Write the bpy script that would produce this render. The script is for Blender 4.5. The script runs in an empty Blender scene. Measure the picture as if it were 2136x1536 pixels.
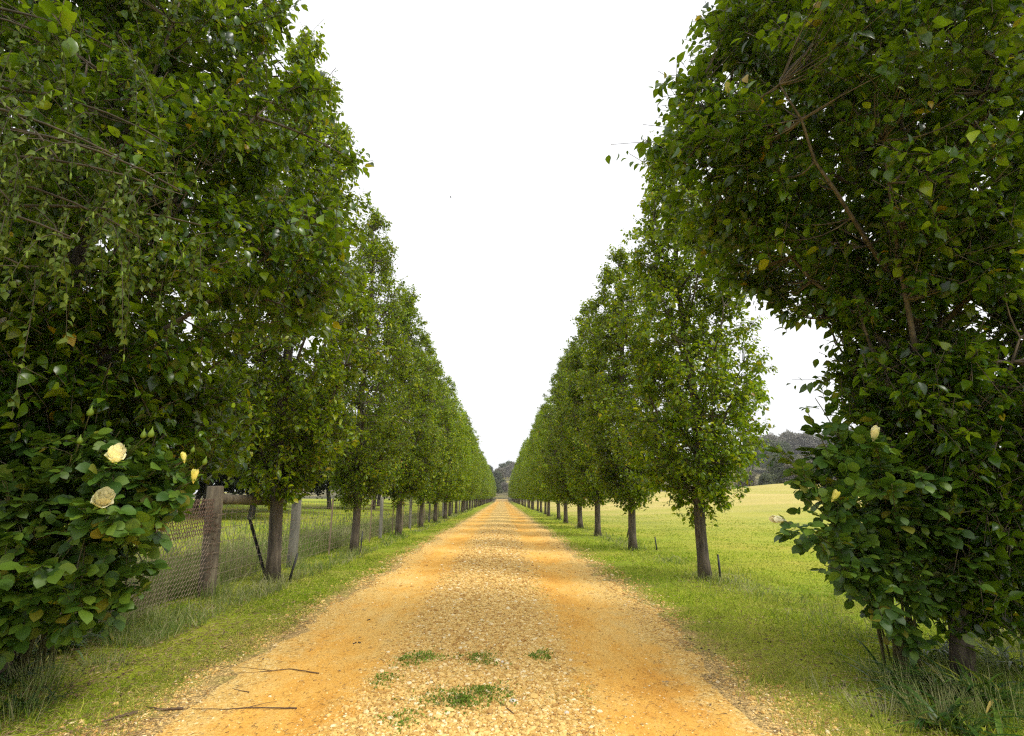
import bpy, math, random
import numpy as np
from mathutils import Vector, noise as mnoise
C = bpy.context.scene.collection
sc = bpy.context.scene
R = math.radians
# ------------------------------------------------------------------ camera
F, PW, PH = 1100.0, 2136.0, 1536.0          # focal length and frame of the photograph in its pixels
EYE = 1.25
PITCH = math.atan(270 / F)
YAW = math.atan(20 * math.cos(PITCH) / F)
cam_d = bpy.data.cameras.new('camera'); cam = bpy.data.objects.new('camera', cam_d); C.objects.link(cam)
cam_d.sensor_width = 36; cam_d.lens = 36 * F / PW; cam_d.clip_start = .05; cam_d.clip_end = 3000
cam.location = (0, 0, EYE); cam.rotation_euler = (R(90) + PITCH, 0, -YAW)
sc.camera = cam
# ------------------------------------------------------------------ sky and sun (bright overcast)
SUN_EL, SUN_AZ = R(52), R(118)            # azimuth clockwise from straight down the road: to the right, a little behind
w = bpy.data.worlds.new('World'); sc.world = w; w.use_nodes = True
nt = w.node_tree; nt.nodes.clear()
out = nt.nodes.new('ShaderNodeOutputWorld'); bg = nt.nodes.new('ShaderNodeBackground')
sky = nt.nodes.new('ShaderNodeTexSky'); sky.sky_type = 'NISHITA'; sky.sun_disc = False
sky.sun_elevation = SUN_EL; sky.sun_rotation = SUN_AZ; sky.dust_density = 6; sky.air_density = 1
hs = nt.nodes.new('ShaderNodeHueSaturation'); hs.inputs['Saturation'].default_value = .12
mx = nt.nodes.new('ShaderNodeMix'); mx.data_type = 'RGBA'; mx.inputs[0].default_value = .75
mx.inputs[7].default_value = (9.0, 9.1, 9.3, 1)      # the even white of the cloud layer
nt.links.new(sky.outputs[0], hs.inputs['Color']); nt.links.new(hs.outputs[0], mx.inputs[6])
nt.links.new(mx.outputs[2], bg.inputs[0]); bg.inputs[1].default_value = .11
nt.links.new(bg.outputs[0], out.inputs[0])
sl = bpy.data.lights.new('sun', 'SUN'); so = bpy.data.objects.new('sun', sl); C.objects.link(so)
sl.energy = 1.5; sl.angle = R(16); sl.color = (1, .95, .86)
so.rotation_euler = Vector((math.sin(SUN_AZ) * math.cos(SUN_EL), math.cos(SUN_AZ) * math.cos(SUN_EL), math.sin(SUN_EL))).to_track_quat('Z', 'Y').to_euler(); so.location = (20, -10, 30)
sc.view_settings.view_transform = 'Standard'; sc.view_settings.look = 'None'
sc.view_settings.exposure = .65; sc.view_settings.gamma = 1
sc.cycles.max_bounces = 7; sc.cycles.diffuse_bounces = 2; sc.cycles.glossy_bounces = 2
sc.cycles.transmission_bounces = 4; sc.cycles.transparent_max_bounces = 4
sc.cycles.sample_clamp_indirect = 2.5; sc.cycles.use_denoising = False; sc.cycles.filter_width = 1.25
# ------------------------------------------------------------------ helpers
def ray(px, py):
    cx, cy = (px - PW / 2) / F, (PH / 2 - py) / F
    f = Vector((math.sin(YAW) * math.cos(PITCH), math.cos(YAW) * math.cos(PITCH), math.sin(PITCH)))
    r = Vector((math.cos(YAW), -math.sin(YAW), 0)); u = r.cross(f)
    return f + r * cx + u * cy
def at(px, py, Y):                     # the point a photograph pixel shows at distance Y down the road
    d = ray(px, py); return np.array(d * (Y / d.y)) + np.array([0, 0, EYE])
def on_ground(px, py, z=0):
    d = ray(px, py); return np.array(d * ((z - EYE) / d.z)) + np.array([0, 0, EYE])

def unit(a): return a / np.maximum(np.linalg.norm(a, axis=-1, keepdims=True), 1e-9)
def vnoise(x, y, s, seed=0):           # cheap smooth noise on arrays, -1..1
    x = np.asarray(x, float) * s + seed * 17.3; y = np.asarray(y, float) * s + seed * 9.1
    xi, yi = np.floor(x), np.floor(y); fx, fy = x - xi, y - yi
    fx = fx * fx * (3 - 2 * fx); fy = fy * fy * (3 - 2 * fy)
    def h(a, b):
        v = np.sin(a * 127.1 + b * 311.7 + seed * 74.7) * 43758.5453
        return (v - np.floor(v)) * 2 - 1
    return (h(xi, yi) * (1 - fx) + h(xi + 1, yi) * fx) * (1 - fy) + (h(xi, yi + 1) * (1 - fx) + h(xi + 1, yi + 1) * fx) * fy
def sstep(a, b, x):
    t = np.clip((np.asarray(x, float) - a) / (b - a), 0, 1); return t * t * (3 - 2 * t)

def mesh_obj(name, V, faces, mat, parent=None, smooth=True, loc=None):
    """V (n,3); faces: list of int arrays, each (m,k)."""
    me = bpy.data.meshes.new(name)
    V = np.ascontiguousarray(V, dtype=np.float32)
    me.vertices.add(len(V)); me.vertices.foreach_set('co', V.ravel())
    faces = [np.asarray(f, dtype=np.int32) for f in faces if len(f)]
    loops = np.concatenate([f.ravel() for f in faces])
    cnt = np.concatenate([np.full(len(f), f.shape[1], np.int32) for f in faces])
    start = np.concatenate([[0], np.cumsum(cnt)[:-1]]).astype(np.int32)
    me.loops.add(len(loops)); me.loops.foreach_set('vertex_index', loops)
    me.polygons.add(len(cnt)); me.polygons.foreach_set('loop_start', start)
    me.polygons.foreach_set('loop_total', cnt)
    me.update(calc_edges=True); me.validate()
    me.polygons.foreach_set('use_smooth', np.full(len(me.polygons), smooth))
    me.materials.append(mat)
    o = bpy.data.objects.new(name, me); C.objects.link(o)
    if parent: o.parent = parent
    if loc is not None: o.location = loc
    return o
def tag(o, label=None, cat=None, group=None, kind=None):
    if label: o['label'] = label
    if cat: o['category'] = cat
    if group: o['group'] = group
    if kind: o['kind'] = kind
    return o
def thing(name, label, cat, loc=(0, 0, 0), rz=0, group=None):
    o = bpy.data.objects.new(name, None); C.objects.link(o); o.empty_display_size = .2
    o.location = loc; o.rotation_euler = (0, 0, rz)
    return tag(o, label, cat, group)
def copy_tree(root, loc, rz, scale, label):
    r = root.copy(); C.objects.link(r); r.location = loc; r.rotation_euler = (rg.gauss(0, .015), rg.gauss(0, .015), rz); r.scale = scale
    r['label'] = label
    for ch in list(root.children):
        c = ch.copy(); C.objects.link(c); c.parent = r
    return r

class Geo:
    """collects shapes for ONE mesh"""
    def __init__(s): s.V = []; s.F = {}; s.n = 0
    def add(s, V, *fs):
        V = np.asarray(V, float).reshape(-1, 3); s.V.append(V)
        for f in fs:
            f = np.asarray(f, int)
            if len(f): s.F.setdefault(f.shape[1], []).append(f + s.n)
        s.n += len(V)
    def tube(s, P, rad, seg=6, cap=True):
        P = np.asarray(P, float); n = len(P); rad = np.broadcast_to(rad, (n,))
        T = unit(np.gradient(P, axis=0)); ref = np.array([0, 0, 1.]) if abs(T[0][2]) < .9 else np.array([1., 0, 0])
        a = np.arange(seg) / seg * 2 * math.pi; V = np.zeros((n, seg, 3)); u = unit(np.cross(T[0], ref))
        for i in range(n):
            u = unit(u - T[i] * np.dot(u, T[i])); v = np.cross(T[i], u)
            V[i] = P[i] + rad[i] * (np.cos(a)[:, None] * u + np.sin(a)[:, None] * v)
        i, j = np.meshgrid(np.arange(n - 1), np.arange(seg), indexing='ij'); j2 = (j + 1) % seg
        q = np.stack([i * seg + j, i * seg + j2, (i + 1) * seg + j2, (i + 1) * seg + j], -1).reshape(-1, 4)
        V = V.reshape(-1, 3)
        if cap:
            V = np.vstack([V, P[0], P[-1]]); b = np.arange(seg); b2 = (b + 1) % seg
            t = np.vstack([np.stack([np.full(seg, n * seg), b2, b], -1),
                           np.stack([np.full(seg, n * seg + 1), (n - 1) * seg + b, (n - 1) * seg + b2], -1)])
            s.add(V, q, t)
        else: s.add(V, q)
    def bars(s, A, B, r):              # many thin three-sided straight bars at once
        A = np.asarray(A, float); B = np.asarray(B, float); m = len(A); T = unit(B - A)
        ref = np.where(np.abs(T[:, 2:3]) < .9, [[0, 0, 1.]], [[1., 0, 0]]); u = unit(np.cross(T, ref)); v = np.cross(T, u)
        V = []
        for E in (A, B):
            for k in range(3):
                t = k * 2 * math.pi / 3; V.append(E + r * (math.cos(t) * u + math.sin(t) * v))
        V = np.stack(V, 1).reshape(-1, 3)
        q = np.array([[0, 1, 4, 3], [1, 2, 5, 4], [2, 0, 3, 5]])
        s.add(V, (np.arange(m)[:, None, None] * 6 + q[None]).reshape(-1, 4))
    def box(s, c, d, rot=None):
        V = np.array([[x, y, z] for x in (-1, 1) for y in (-1, 1) for z in (-1, 1)]) * np.array(d) / 2
        if rot is not None: V = V @ np.asarray(rot).T
        s.add(V + np.array(c), [[0, 1, 3, 2], [4, 6, 7, 5], [0, 4, 5, 1], [2, 3, 7, 6], [0, 2, 6, 4], [1, 5, 7, 3]])
    def stamp(s, T, P, D, N, S, W=None):
        """stamp template T=(verts, faces...) many times: Y axis along D, Z near N, scale S"""
        tv = np.asarray(T[0], float); P = np.asarray(P, float); D = unit(np.asarray(D, float))
        X = unit(np.cross(D, N)); Z = np.cross(X, D); S = np.broadcast_to(S, (len(P),))
        W = S if W is None else np.broadcast_to(W, (len(P),))
        V = P[:, None] + tv[None, :, 0:1] * X[:, None] * W[:, None, None] + tv[None, :, 1:2] * D[:, None] * S[:, None, None] \
            + tv[None, :, 2:3] * Z[:, None] * W[:, None, None]
        k = len(tv); off = np.arange(len(P))[:, None, None] * k
        s.add(V.reshape(-1, 3), *[(off + np.asarray(f)[None]).reshape(-1, np.asarray(f).shape[1]) for f in T[1:]])
    def build(s, name, mat, parent=None, smooth=True, loc=None):
        return mesh_obj(name, np.vstack(s.V), [np.vstack(v) for v in s.F.values()], mat, parent, smooth, loc)
# ------------------------------------------------------------------ materials
def new_mat(name):
    m = bpy.data.materials.new(name); m.use_nodes = True; t = m.node_tree; t.nodes.clear()
    return m, t, t.nodes.new, t.links.new
def ramp(t, stops):
    r = t.nodes.new('ShaderNodeValToRGB'); e = r.color_ramp.elements
    while len(e) < len(stops): e.new(.5)
    for k, (p, c) in enumerate(stops): e[k].position = p; e[k].color = (*c, 1)
    return r
def tex_noise(t, scale, detail=4, rough=.55, vec=None):
    n = t.nodes.new('ShaderNodeTexNoise'); n.inputs['Scale'].default_value = scale
    n.inputs['Detail'].default_value = detail; n.inputs['Roughness'].default_value = rough
    if vec is not None: t.links.new(vec, n.inputs['Vector'])
    return n
def leaf_mat(name, stops, rough=.42, trans=.3, tcol=(.16, .26, .012), clump=1.3, spec=.28, dry=None, var=(.7, 1.35), ovar=.14):
    m, t, N, L = new_mat(name)
    g = N('ShaderNodeNewGeometry'); r = ramp(t, stops); L(g.outputs['Random Per Island'], r.inputs[0])
    tc = N('ShaderNodeTexCoord'); n = tex_noise(t, clump, 2, .5, tc.outputs['Object'])
    oi = N('ShaderNodeObjectInfo')
    mr = N('ShaderNodeMapRange'); mr.inputs[1].default_value = .3; mr.inputs[2].default_value = .7
    mr.inputs[3].default_value = var[0]; mr.inputs[4].default_value = var[1]; L(n.outputs['Fac'], mr.inputs[0])
    mr2 = N('ShaderNodeMapRange'); mr2.inputs[3].default_value = 1 - ovar; mr2.inputs[4].default_value = 1 + ovar; L(oi.outputs['Random'], mr2.inputs[0])
    mu = N('ShaderNodeMath'); mu.operation = 'MULTIPLY'; L(mr.outputs[0], mu.inputs[0]); L(mr2.outputs[0], mu.inputs[1])
    src = r.outputs[0]
    if dry:
        nd = tex_noise(t, dry[1], 4, .6, tc.outputs['Object']); rd = ramp(t, [(.45, (0, 0, 0)), (.62, (dry[2],) * 3)]); L(nd.outputs['Fac'], rd.inputs[0])
        md = N('ShaderNodeMix'); md.data_type = 'RGBA'; L(rd.outputs[0], md.inputs[0]); L(src, md.inputs[6]); md.inputs[7].default_value = (*dry[0], 1); src = md.outputs[2]
    hv = N('ShaderNodeHueSaturation'); L(src, hv.inputs['Color']); L(mu.outputs[0], hv.inputs['Value'])
    p = N('ShaderNodeBsdfPrincipled'); L(hv.outputs[0], p.inputs['Base Color'])
    p.inputs['Roughness'].default_value = rough; p.inputs['Specular IOR Level'].default_value = spec
    tr = N('ShaderNodeBsdfTranslucent')
    hv2 = N('ShaderNodeMix'); hv2.data_type = 'RGBA'; hv2.inputs[0].default_value = .55
    L(hv.outputs[0], hv2.inputs[6]); hv2.inputs[7].default_value = (*tcol, 1); L(hv2.outputs[2], tr.inputs[0])
    ms = N('ShaderNodeMixShader'); ms.inputs[0].default_value = trans; L(p.outputs[0], ms.inputs[1]); L(tr.outputs[0], ms.inputs[2])
    o = N('ShaderNodeOutputMaterial'); L(ms.outputs[0], o.inputs[0]); return m
def bark_mat(name, c1, c2, scale=14, stretch=.22, bump=.6):
    m, t, N, L = new_mat(name)
    tc = N('ShaderNodeTexCoord'); mp = N('ShaderNodeMapping'); mp.inputs['Scale'].default_value = (1, 1, stretch)
    L(tc.outputs['Object'], mp.inputs[0]); n = tex_noise(t, scale, 7, .65, mp.outputs[0]); n2 = tex_noise(t, 3, 3, .5, tc.outputs['Object'])
    r = ramp(t, [(.32, c1), (.68, c2)]); L(n.outputs['Fac'], r.inputs[0])
    mm = N('ShaderNodeMix'); mm.data_type = 'RGBA'; mm.blend_type = 'MULTIPLY'; mm.inputs[0].default_value = .6
    r2 = ramp(t, [(.3, (.5, .5, .48)), (.7, (1.25, 1.2, 1.1))]); L(n2.outputs['Fac'], r2.inputs[0]); L(r.outputs[0], mm.inputs[6]); L(r2.outputs[0], mm.inputs[7])
    p = N('ShaderNodeBsdfPrincipled'); p.inputs['Roughness'].default_value = .85; L(mm.outputs[2], p.inputs['Base Color'])
    b = N('ShaderNodeBump'); b.inputs['Strength'].default_value = bump; b.inputs['Distance'].default_value = .01
    L(n.outputs['Fac'], b.inputs['Height']); L(b.outputs[0], p.inputs['Normal'])
    o = N('ShaderNodeOutputMaterial'); L(p.outputs[0], o.inputs[0]); return m
def flat_mat(name, stops, rough=.7, scale=9, metal=0, island=False):
    m, t, N, L = new_mat(name); r = ramp(t, stops)
    if island: g = N('ShaderNodeNewGeometry'); L(g.outputs['Random Per Island'], r.inputs[0])
    else: tc = N('ShaderNodeTexCoord'); n = tex_noise(t, scale, 5, .6, tc.outputs['Object']); L(n.outputs['Fac'], r.inputs[0])
    p = N('ShaderNodeBsdfPrincipled'); p.inputs['Roughness'].default_value = rough; p.inputs['Metallic'].default_value = metal
    L(r.outputs[0], p.inputs['Base Color']); o = N('ShaderNodeOutputMaterial'); L(p.outputs[0], o.inputs[0]); return m

M = {}
M['pear'] = leaf_mat('pear_leaf', [(0, (.048, .100, .003)), (.4, (.115, .205, .004)), (.8, (.25, .35, .008)), (.97, (.46, .48, .015)), (.992, (.45, .32, .015)), (1, (.32, .15, .03))], rough=.34, trans=.42, tcol=(.40, .52, .006), spec=.4, clump=2.2, var=(.5, 1.55), ovar=.2)
M['pear_shaded'] = leaf_mat('pear_leaf_shaded', [(0, (.014, .042, .004)), (.5, (.036, .090, .005)), (.86, (.10, .18, .008)), (.985, (.25, .32, .012)), (1, (.45, .28, .015))], rough=.27, trans=.40, tcol=(.36, .50, .006), spec=.6, clump=1.6, var=(.55, 1.5))  # same pear leaf, with the shade of the near crowns put into its colour
M['birch'] = leaf_mat('birch_leaf', [(0, (.045, .080, .008)), (.6, (.095, .145, .014)), (1, (.18, .22, .025))], rough=.5)
M['rose'] = leaf_mat('rose_leaf', [(0, (.026, .068, .008)), (.5, (.064, .135, .014)), (.94, (.13, .21, .018)), (1, (.20, .17, .015))], rough=.45, trans=.22, spec=.35)
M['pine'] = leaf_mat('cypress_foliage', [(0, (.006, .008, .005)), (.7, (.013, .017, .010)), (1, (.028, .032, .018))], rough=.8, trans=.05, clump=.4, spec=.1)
M['gum'] = leaf_mat('gum_foliage', [(0, (.065, .080, .045)), (.6, (.10, .12, .065)), (1, (.17, .18, .10))], rough=.7, trans=.15, clump=.25, spec=.15)
M['gum_grey'] = leaf_mat('hazed_grey_scrub', [(0, (.13, .12, .10)), (.6, (.19, .17, .14)), (1, (.28, .25, .21))], rough=.7, trans=.15, clump=.25, spec=.15)  # grey scrub, its greyness also standing in for distance haze
M['lawn'] = leaf_mat('lawn_blade', [(0, (.11, .21, .010)), (.45, (.26, .38, .018)), (.8, (.44, .50, .035)), (1, (.60, .52, .15))], rough=.7, trans=.35, tcol=(.36, .42, .05), clump=1.4, spec=.12, dry=((.46, .38, .12), .7, .55))
M['tall'] = leaf_mat('tall_grass_blade', [(0, (.06, .12, .020)), (.5, (.15, .22, .045)), (.8, (.30, .33, .12)), (1, (.50, .44, .26))], rough=.7, trans=.35, tcol=(.28, .36, .06), clump=.6, spec=.12, dry=((.40, .35, .20), .8, .7))
M['weed'] = leaf_mat('weed_leaf', [(0, (.09, .16, .015)), (.5, (.19, .30, .03)), (.85, (.36, .42, .08)), (1, (.5, .42, .18))], rough=.6, trans=.3, tcol=(.2, .4, .02), clump=8, spec=.15)
M['strap'] = leaf_mat('strap_leaf', [(0, (.018, .05, .010)), (.6, (.045, .10, .016)), (.86, (.10, .17, .02)), (.93, (.32, .34, .03)), (1, (.40, .26, .10))], rough=.4, trans=.2, clump=1)
M['dry'] = flat_mat('dry_leaf', [(0, (.10, .055, .022)), (.5, (.26, .16, .07)), (1, (.45, .33, .17))], island=True)
M['bark'] = bark_mat('pear_bark', (.028, .021, .015), (.17, .135, .10), 20, .16, 1.0)
M['bark_dark'] = bark_mat('cypress_bark', (.03, .027, .024), (.09, .08, .07), 5)
M['twig'] = bark_mat('twig_bark', (.035, .028, .018), (.09, .07, .04), 20)
M['cane'] = flat_mat('rose_cane', [(0, (.05, .07, .02)), (.6, (.09, .08, .03)), (1, (.16, .07, .035))], .5)
M['post'] = bark_mat('weathered_post', (.06, .047, .032), (.20, .165, .115), 18, .08)
M['post_grey'] = bark_mat('grey_post', (.12, .115, .10), (.27, .26, .23), 18, .08)
M['wire'] = flat_mat('rusty_wire', [(0, (.16, .10, .06)), (1, (.34, .26, .19))], .6, 20)
M['wire_red'] = flat_mat('rusted_netting', [(0, (.07, .035, .022)), (1, (.20, .11, .07))], .7, 20)
M['steel'] = flat_mat('black_picket', [(0, (.008, .008, .008)), (1, (.03, .03, .03))], .5, 30)
M['petal'] = leaf_mat('cream_petal', [(0, (.90, .84, .50)), (1, (.95, .92, .68))], rough=.5, trans=.3, tcol=(.95, .85, .35), clump=8)
M['petal_y'] = leaf_mat('yellow_petal', [(0, (.86, .78, .16)), (1, (.92, .86, .30))], rough=.5, trans=.3, tcol=(.9, .8, .1), clump=8)
M['bud'] = leaf_mat('green_bud', [(0, (.10, .17, .015)), (1, (.20, .28, .03))], rough=.5, trans=.2)
M['stick'] = flat_mat('stick_bark', [(0, (.06, .035, .02)), (1, (.19, .12, .065))], .85, 25)
M['pebble'] = flat_mat('pebble_stone', [(0, (.42, .22, .05)), (.4, (.72, .45, .12)), (.88, (.84, .59, .21)), (1, (.92, .78, .48))], .75, island=True)
M['clod'] = flat_mat('dark_soil', [(0, (.05, .035, .022)), (1, (.15, .10, .06))], .95, island=True)
# ---- ground and road
def terrain_mat():
    m, t, N, L = new_mat('lawn_ground')
    g = N('ShaderNodeNewGeometry'); sp = N('ShaderNodeSeparateXYZ'); L(g.outputs['Position'], sp.inputs[0])
    P = g.outputs['Position']
    n1 = tex_noise(t, .22, 4, .55, P); n2 = tex_noise(t, 3.0, 5, .6, P); n3 = tex_noise(t, 38, 4, .7, P)
    c1 = ramp(t, [(.34, (.13, .24, .012)), (.5, (.33, .41, .022)), (.66, (.54, .46, .07))]); L(n1.outputs['Fac'], c1.inputs[0])
    c2 = ramp(t, [(.3, (.12, .18, .014)), (.55, (.31, .35, .032)), (.75, (.36, .27, .09))]); L(n2.outputs['Fac'], c2.inputs[0])
    a = N('ShaderNodeMix'); a.data_type = 'RGBA'; a.inputs[0].default_value = .5; L(c1.outputs[0], a.inputs[6]); L(c2.outputs[0], a.inputs[7])
    # dry straw colour of the paddock further out
    mr = N('ShaderNodeMapRange'); mr.inputs[1].default_value = 12; mr.inputs[2].default_value = 50; mr.inputs[4].default_value = .85; L(sp.outputs['Y'], mr.inputs[0])
    n4 = tex_noise(t, .12, 3, .5, P); mp = N('ShaderNodeMapping'); mp.inputs['Scale'].default_value = (.15, 1, 1); L(P, mp.inputs[0]); L(mp.outputs[0], n4.inputs['Vector'])
    c4 = ramp(t, [(.35, (.38, .36, .08)), (.65, (.58, .45, .18))]); L(n4.outputs['Fac'], c4.inputs[0])
    xr = N('ShaderNodeMapRange'); xr.inputs[1].default_value = 3; xr.inputs[2].default_value = 6; L(sp.outputs['X'], xr.inputs[0])
    mm = N('ShaderNodeMath'); mm.operation = 'MULTIPLY'; L(mr.outputs[0], mm.inputs[0]); L(xr.outputs[0], mm.inputs[1])
    b = N('ShaderNodeMix'); b.data_type = 'RGBA'; L(mm.outputs[0], b.inputs[0]); L(a.outputs[2], b.inputs[6]); L(c4.outputs[0], b.inputs[7])
    # bare soil near the road's edges
    e = N('ShaderNodeMath'); e.operation = 'ADD'; e.inputs[1].default_value = .20; L(sp.outputs['X'], e.inputs[0])
    ab = N('ShaderNodeMath'); ab.operation = 'ABSOLUTE'; L(e.outputs[0], ab.inputs[0])
    nn = N('ShaderNodeMath'); nn.operation = 'MULTIPLY_ADD'; nn.inputs[1].default_value = 1.3; nn.inputs[2].default_value = -.65; L(n2.outputs['Fac'], nn.inputs[0])
    ad = N('ShaderNodeMath'); ad.operation = 'ADD'; L(ab.outputs[0], ad.inputs[0]); L(nn.outputs[0], ad.inputs[1])
    er = N('ShaderNodeMapRange'); er.inputs[1].default_value = 1.75; er.inputs[2].default_value = 2.3; er.inputs[3].default_value = 1; er.inputs[4].default_value = 0; L(ad.outputs[0], er.inputs[0])
    c5 = ramp(t, [(.35, (.34, .22, .08)), (.65, (.76, .53, .22))]); L(n3.outputs['Fac'], c5.inputs[0])
    yr = N('ShaderNodeMapRange'); yr.inputs[1].default_value = 188; yr.inputs[2].default_value = 193; yr.inputs[3].default_value = 1; yr.inputs[4].default_value = 0; L(sp.outputs['Y'], yr.inputs[0])
    em = N('ShaderNodeMath'); em.operation = 'MULTIPLY'; L(er.outputs[0], em.inputs[0]); L(yr.outputs[0], em.inputs[1])
    fr = N('ShaderNodeMapRange'); fr.inputs[1].default_value = 100; fr.inputs[2].default_value = 170; L(sp.outputs['Y'], fr.inputs[0])
    n7 = tex_noise(t, .03, 5, .6, P); c7 = ramp(t, [(.42, (.07, .07, .035)), (.56, (.16, .14, .07)), (.66, (.36, .33, .09))]); L(n7.outputs['Fac'], c7.inputs[0])
    bb = N('ShaderNodeMix'); bb.data_type = 'RGBA'; L(fr.outputs[0], bb.inputs[0]); L(b.outputs[2], bb.inputs[6]); L(c7.outputs[0], bb.inputs[7]); b = bb
    d = N('ShaderNodeMix'); d.data_type = 'RGBA'; L(em.outputs[0], d.inputs[0]); L(b.outputs[2], d.inputs[6]); L(c5.outputs[0], d.inputs[7])
    f = N('ShaderNodeMix'); f.data_type = 'RGBA'; f.blend_type = 'MULTIPLY'; f.inputs[0].default_value = .7
    c6 = ramp(t, [(.35, (.30, .34, .3)), (.6, (1.35, 1.3, 1.25))]); L(n3.outputs['Fac'], c6.inputs[0]); L(d.outputs[2], f.inputs[6]); L(c6.outputs[0], f.inputs[7])
    p = N('ShaderNodeBsdfPrincipled'); p.inputs['Roughness'].default_value = .95; p.inputs['Specular IOR Level'].default_value = .1; L(f.outputs[2], p.inputs['Base Color'])
    bu = N('ShaderNodeBump'); bu.inputs['Strength'].default_value = .8; bu.inputs['Distance'].default_value = .03; L(n3.outputs['Fac'], bu.inputs['Height']); L(bu.outputs[0], p.inputs['Normal'])
    o = N('ShaderNodeOutputMaterial'); L(p.outputs[0], o.inputs[0]); return m
def road_mat():
    m, t, N, L = new_mat('gravel_road')
    g = N('ShaderNodeNewGeometry'); P = g.outputs['Position']; sp = N('ShaderNodeSeparateXYZ'); L(P, sp.inputs[0])
    n1 = tex_noise(t, .7, 5, .6, P); mp = N('ShaderNodeMapping'); mp.inputs['Scale'].default_value = (1.5, .6, 1); L(P, mp.inputs[0]); L(mp.outputs[0], n1.inputs['Vector']); n1.inputs['Detail'].default_value = 10; n1.inputs['Roughness'].default_value = .75
    n2 = tex_noise(t, 60, 5, .75, P); n3 = tex_noise(t, 5, 4, .6, P)
    v = N('ShaderNodeTexVoronoi'); v.inputs['Scale'].default_value = 52; v.inputs['Randomness'].default_value = 1; L(P, v.inputs['Vector'])
    # gravel mask: centre strip and both edges, wheel tracks clean
    e = N('ShaderNodeMath'); e.operation = 'ADD'; e.inputs[1].default_value = .20; L(sp.outputs['X'], e.inputs[0])
    ab = N('ShaderNodeMath'); ab.operation = 'ABSOLUTE'; L(e.outputs[0], ab.inputs[0])
    nz = N('ShaderNodeMath'); nz.operation = 'MULTIPLY_ADD'; nz.inputs[1].default_value = 1.1; nz.inputs[2].default_value = -.55; L(n3.outputs['Fac'], nz.inputs[0])
    ad = N('ShaderNodeMath'); ad.operation = 'ADD'; L(ab.outputs[0], ad.inputs[0]); L(nz.outputs[0], ad.inputs[1])
    mk = ramp(t, [(0, (1, 1, 1)), (.28, (.9, .9, .9)), (.42, (.12, .12, .12)), (.66, (.10, .10, .10)), (.82, (.8, .8, .8))])
    dv = N('ShaderNodeMath'); dv.operation = 'DIVIDE'; dv.inputs[1].default_value = 2.0; L(ad.outputs[0], dv.inputs[0]); L(dv.outputs[0], mk.inputs[0])
    tr = ramp(t, [(.36, (.66, .30, .045)), (.47, (.80, .42, .08)), (.56, (.82, .50, .14)), (.68, (.84, .60, .24))]); L(n1.outputs['Fac'], tr.inputs[0])
    gr = ramp(t, [(0, (.48, .28, .08)), (.4, (.70, .45, .13)), (.8, (.82, .60, .24)), (1, (.92, .80, .50))]); L(v.outputs['Color'], gr.inputs[0])
    a = N('ShaderNodeMix'); a.data_type = 'RGBA'; L(mk.outputs[0], a.inputs[0]); L(tr.outputs[0], a.inputs[6]); L(gr.outputs[0], a.inputs[7])
    f = N('ShaderNodeMix'); f.data_type = 'RGBA'; f.blend_type = 'MULTIPLY'; f.inputs[0].default_value = .55
    c6 = ramp(t, [(.34, (.50, .42, .30)), (.54, (1.15, 1.15, 1.12))]); L(n2.outputs['Fac'], c6.inputs[0]); L(a.outputs[2], f.inputs[6]); L(c6.outputs[0], f.inputs[7])
    p = N('ShaderNodeBsdfPrincipled'); p.inputs['Roughness'].default_value = .95; p.inputs['Specular IOR Level'].default_value = .1; L(f.outputs[2], p.inputs['Base Color'])
    vd = N('ShaderNodeMath'); vd.operation = 'MULTIPLY'; L(v.outputs['Distance'], vd.inputs[0]); L(mk.outputs[0], vd.inputs[1])
    sb = N('ShaderNodeMath'); sb.operation = 'SUBTRACT'; L(n2.outputs['Fac'], sb.inputs[0]); L(vd.outputs[0], sb.inputs[1])
    bu = N('ShaderNodeBump'); bu.inputs['Strength'].default_value = .55; bu.inputs['Distance'].default_value = .012; L(sb.outputs[0], bu.inputs['Height']); L(bu.outputs[0], p.inputs['Normal'])
    o = N('ShaderNodeOutputMaterial'); L(p.outputs[0], o.inputs[0]); return m
# ------------------------------------------------------------------ terrain
RC = -.20; RW = 1.93
def height(x, y):
    x = np.asarray(x, float); y = np.asarray(y, float)
    h = 2.25 * sstep(12, 98, y) * sstep(4.5, 30, x)
    h = h + 1.5 * np.exp(-(((x - 52) / 11) ** 2 + ((y - 96) / 9) ** 2))            # the green mound on the right
    h = h + .9 * sstep(10, 60, y) * sstep(-6, -25, x)
    far = sstep(150, 420, y)
    h = h + far * (17 + 8 * np.sin(x / 130 + .4) + 5 * vnoise(x, y, .012, 3)) * sstep(-200, 60, x + .2 * y) * (1 - .45 * sstep(60, 0, np.abs(x - 4)) * sstep(420, 300, y))
    h = h + far * sstep(60, 260, x) * 7
    h = h - .09 * sstep(RW * .84, RW * .62, np.abs(x - RC)) * sstep(193, 190, y)
    return h + .03 * vnoise(x, y, .35, 1) * sstep(2.6, 5, np.abs(x + .24))
def graded(a, b, fine, n):
    s = np.sinh(np.linspace(np.arcsinh(a / fine), np.arcsinh(b / fine), n)) * fine; return s
def grid(xs, ys, zf):
    X, Y = np.meshgrid(xs, ys); Z = zf(X, Y); nx, ny = len(xs), len(ys)
    V = np.stack([X, Y, Z], -1).reshape(-1, 3); i, j = np.meshgrid(np.arange(ny - 1), np.arange(nx - 1), indexing='ij')
    q = np.stack([i * nx + j, i * nx + j + 1, (i + 1) * nx + j + 1, (i + 1) * nx + j], -1).reshape(-1, 4)
    return V, q
V, q = grid(graded(-900, 900, 4, 260), graded(-40, 1300, 6, 320), height)
tag(mesh_obj('ground', V, [q], terrain_mat()), 'mown yellow green lawn and paddock either side of the gravel road', kind='structure')
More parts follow.
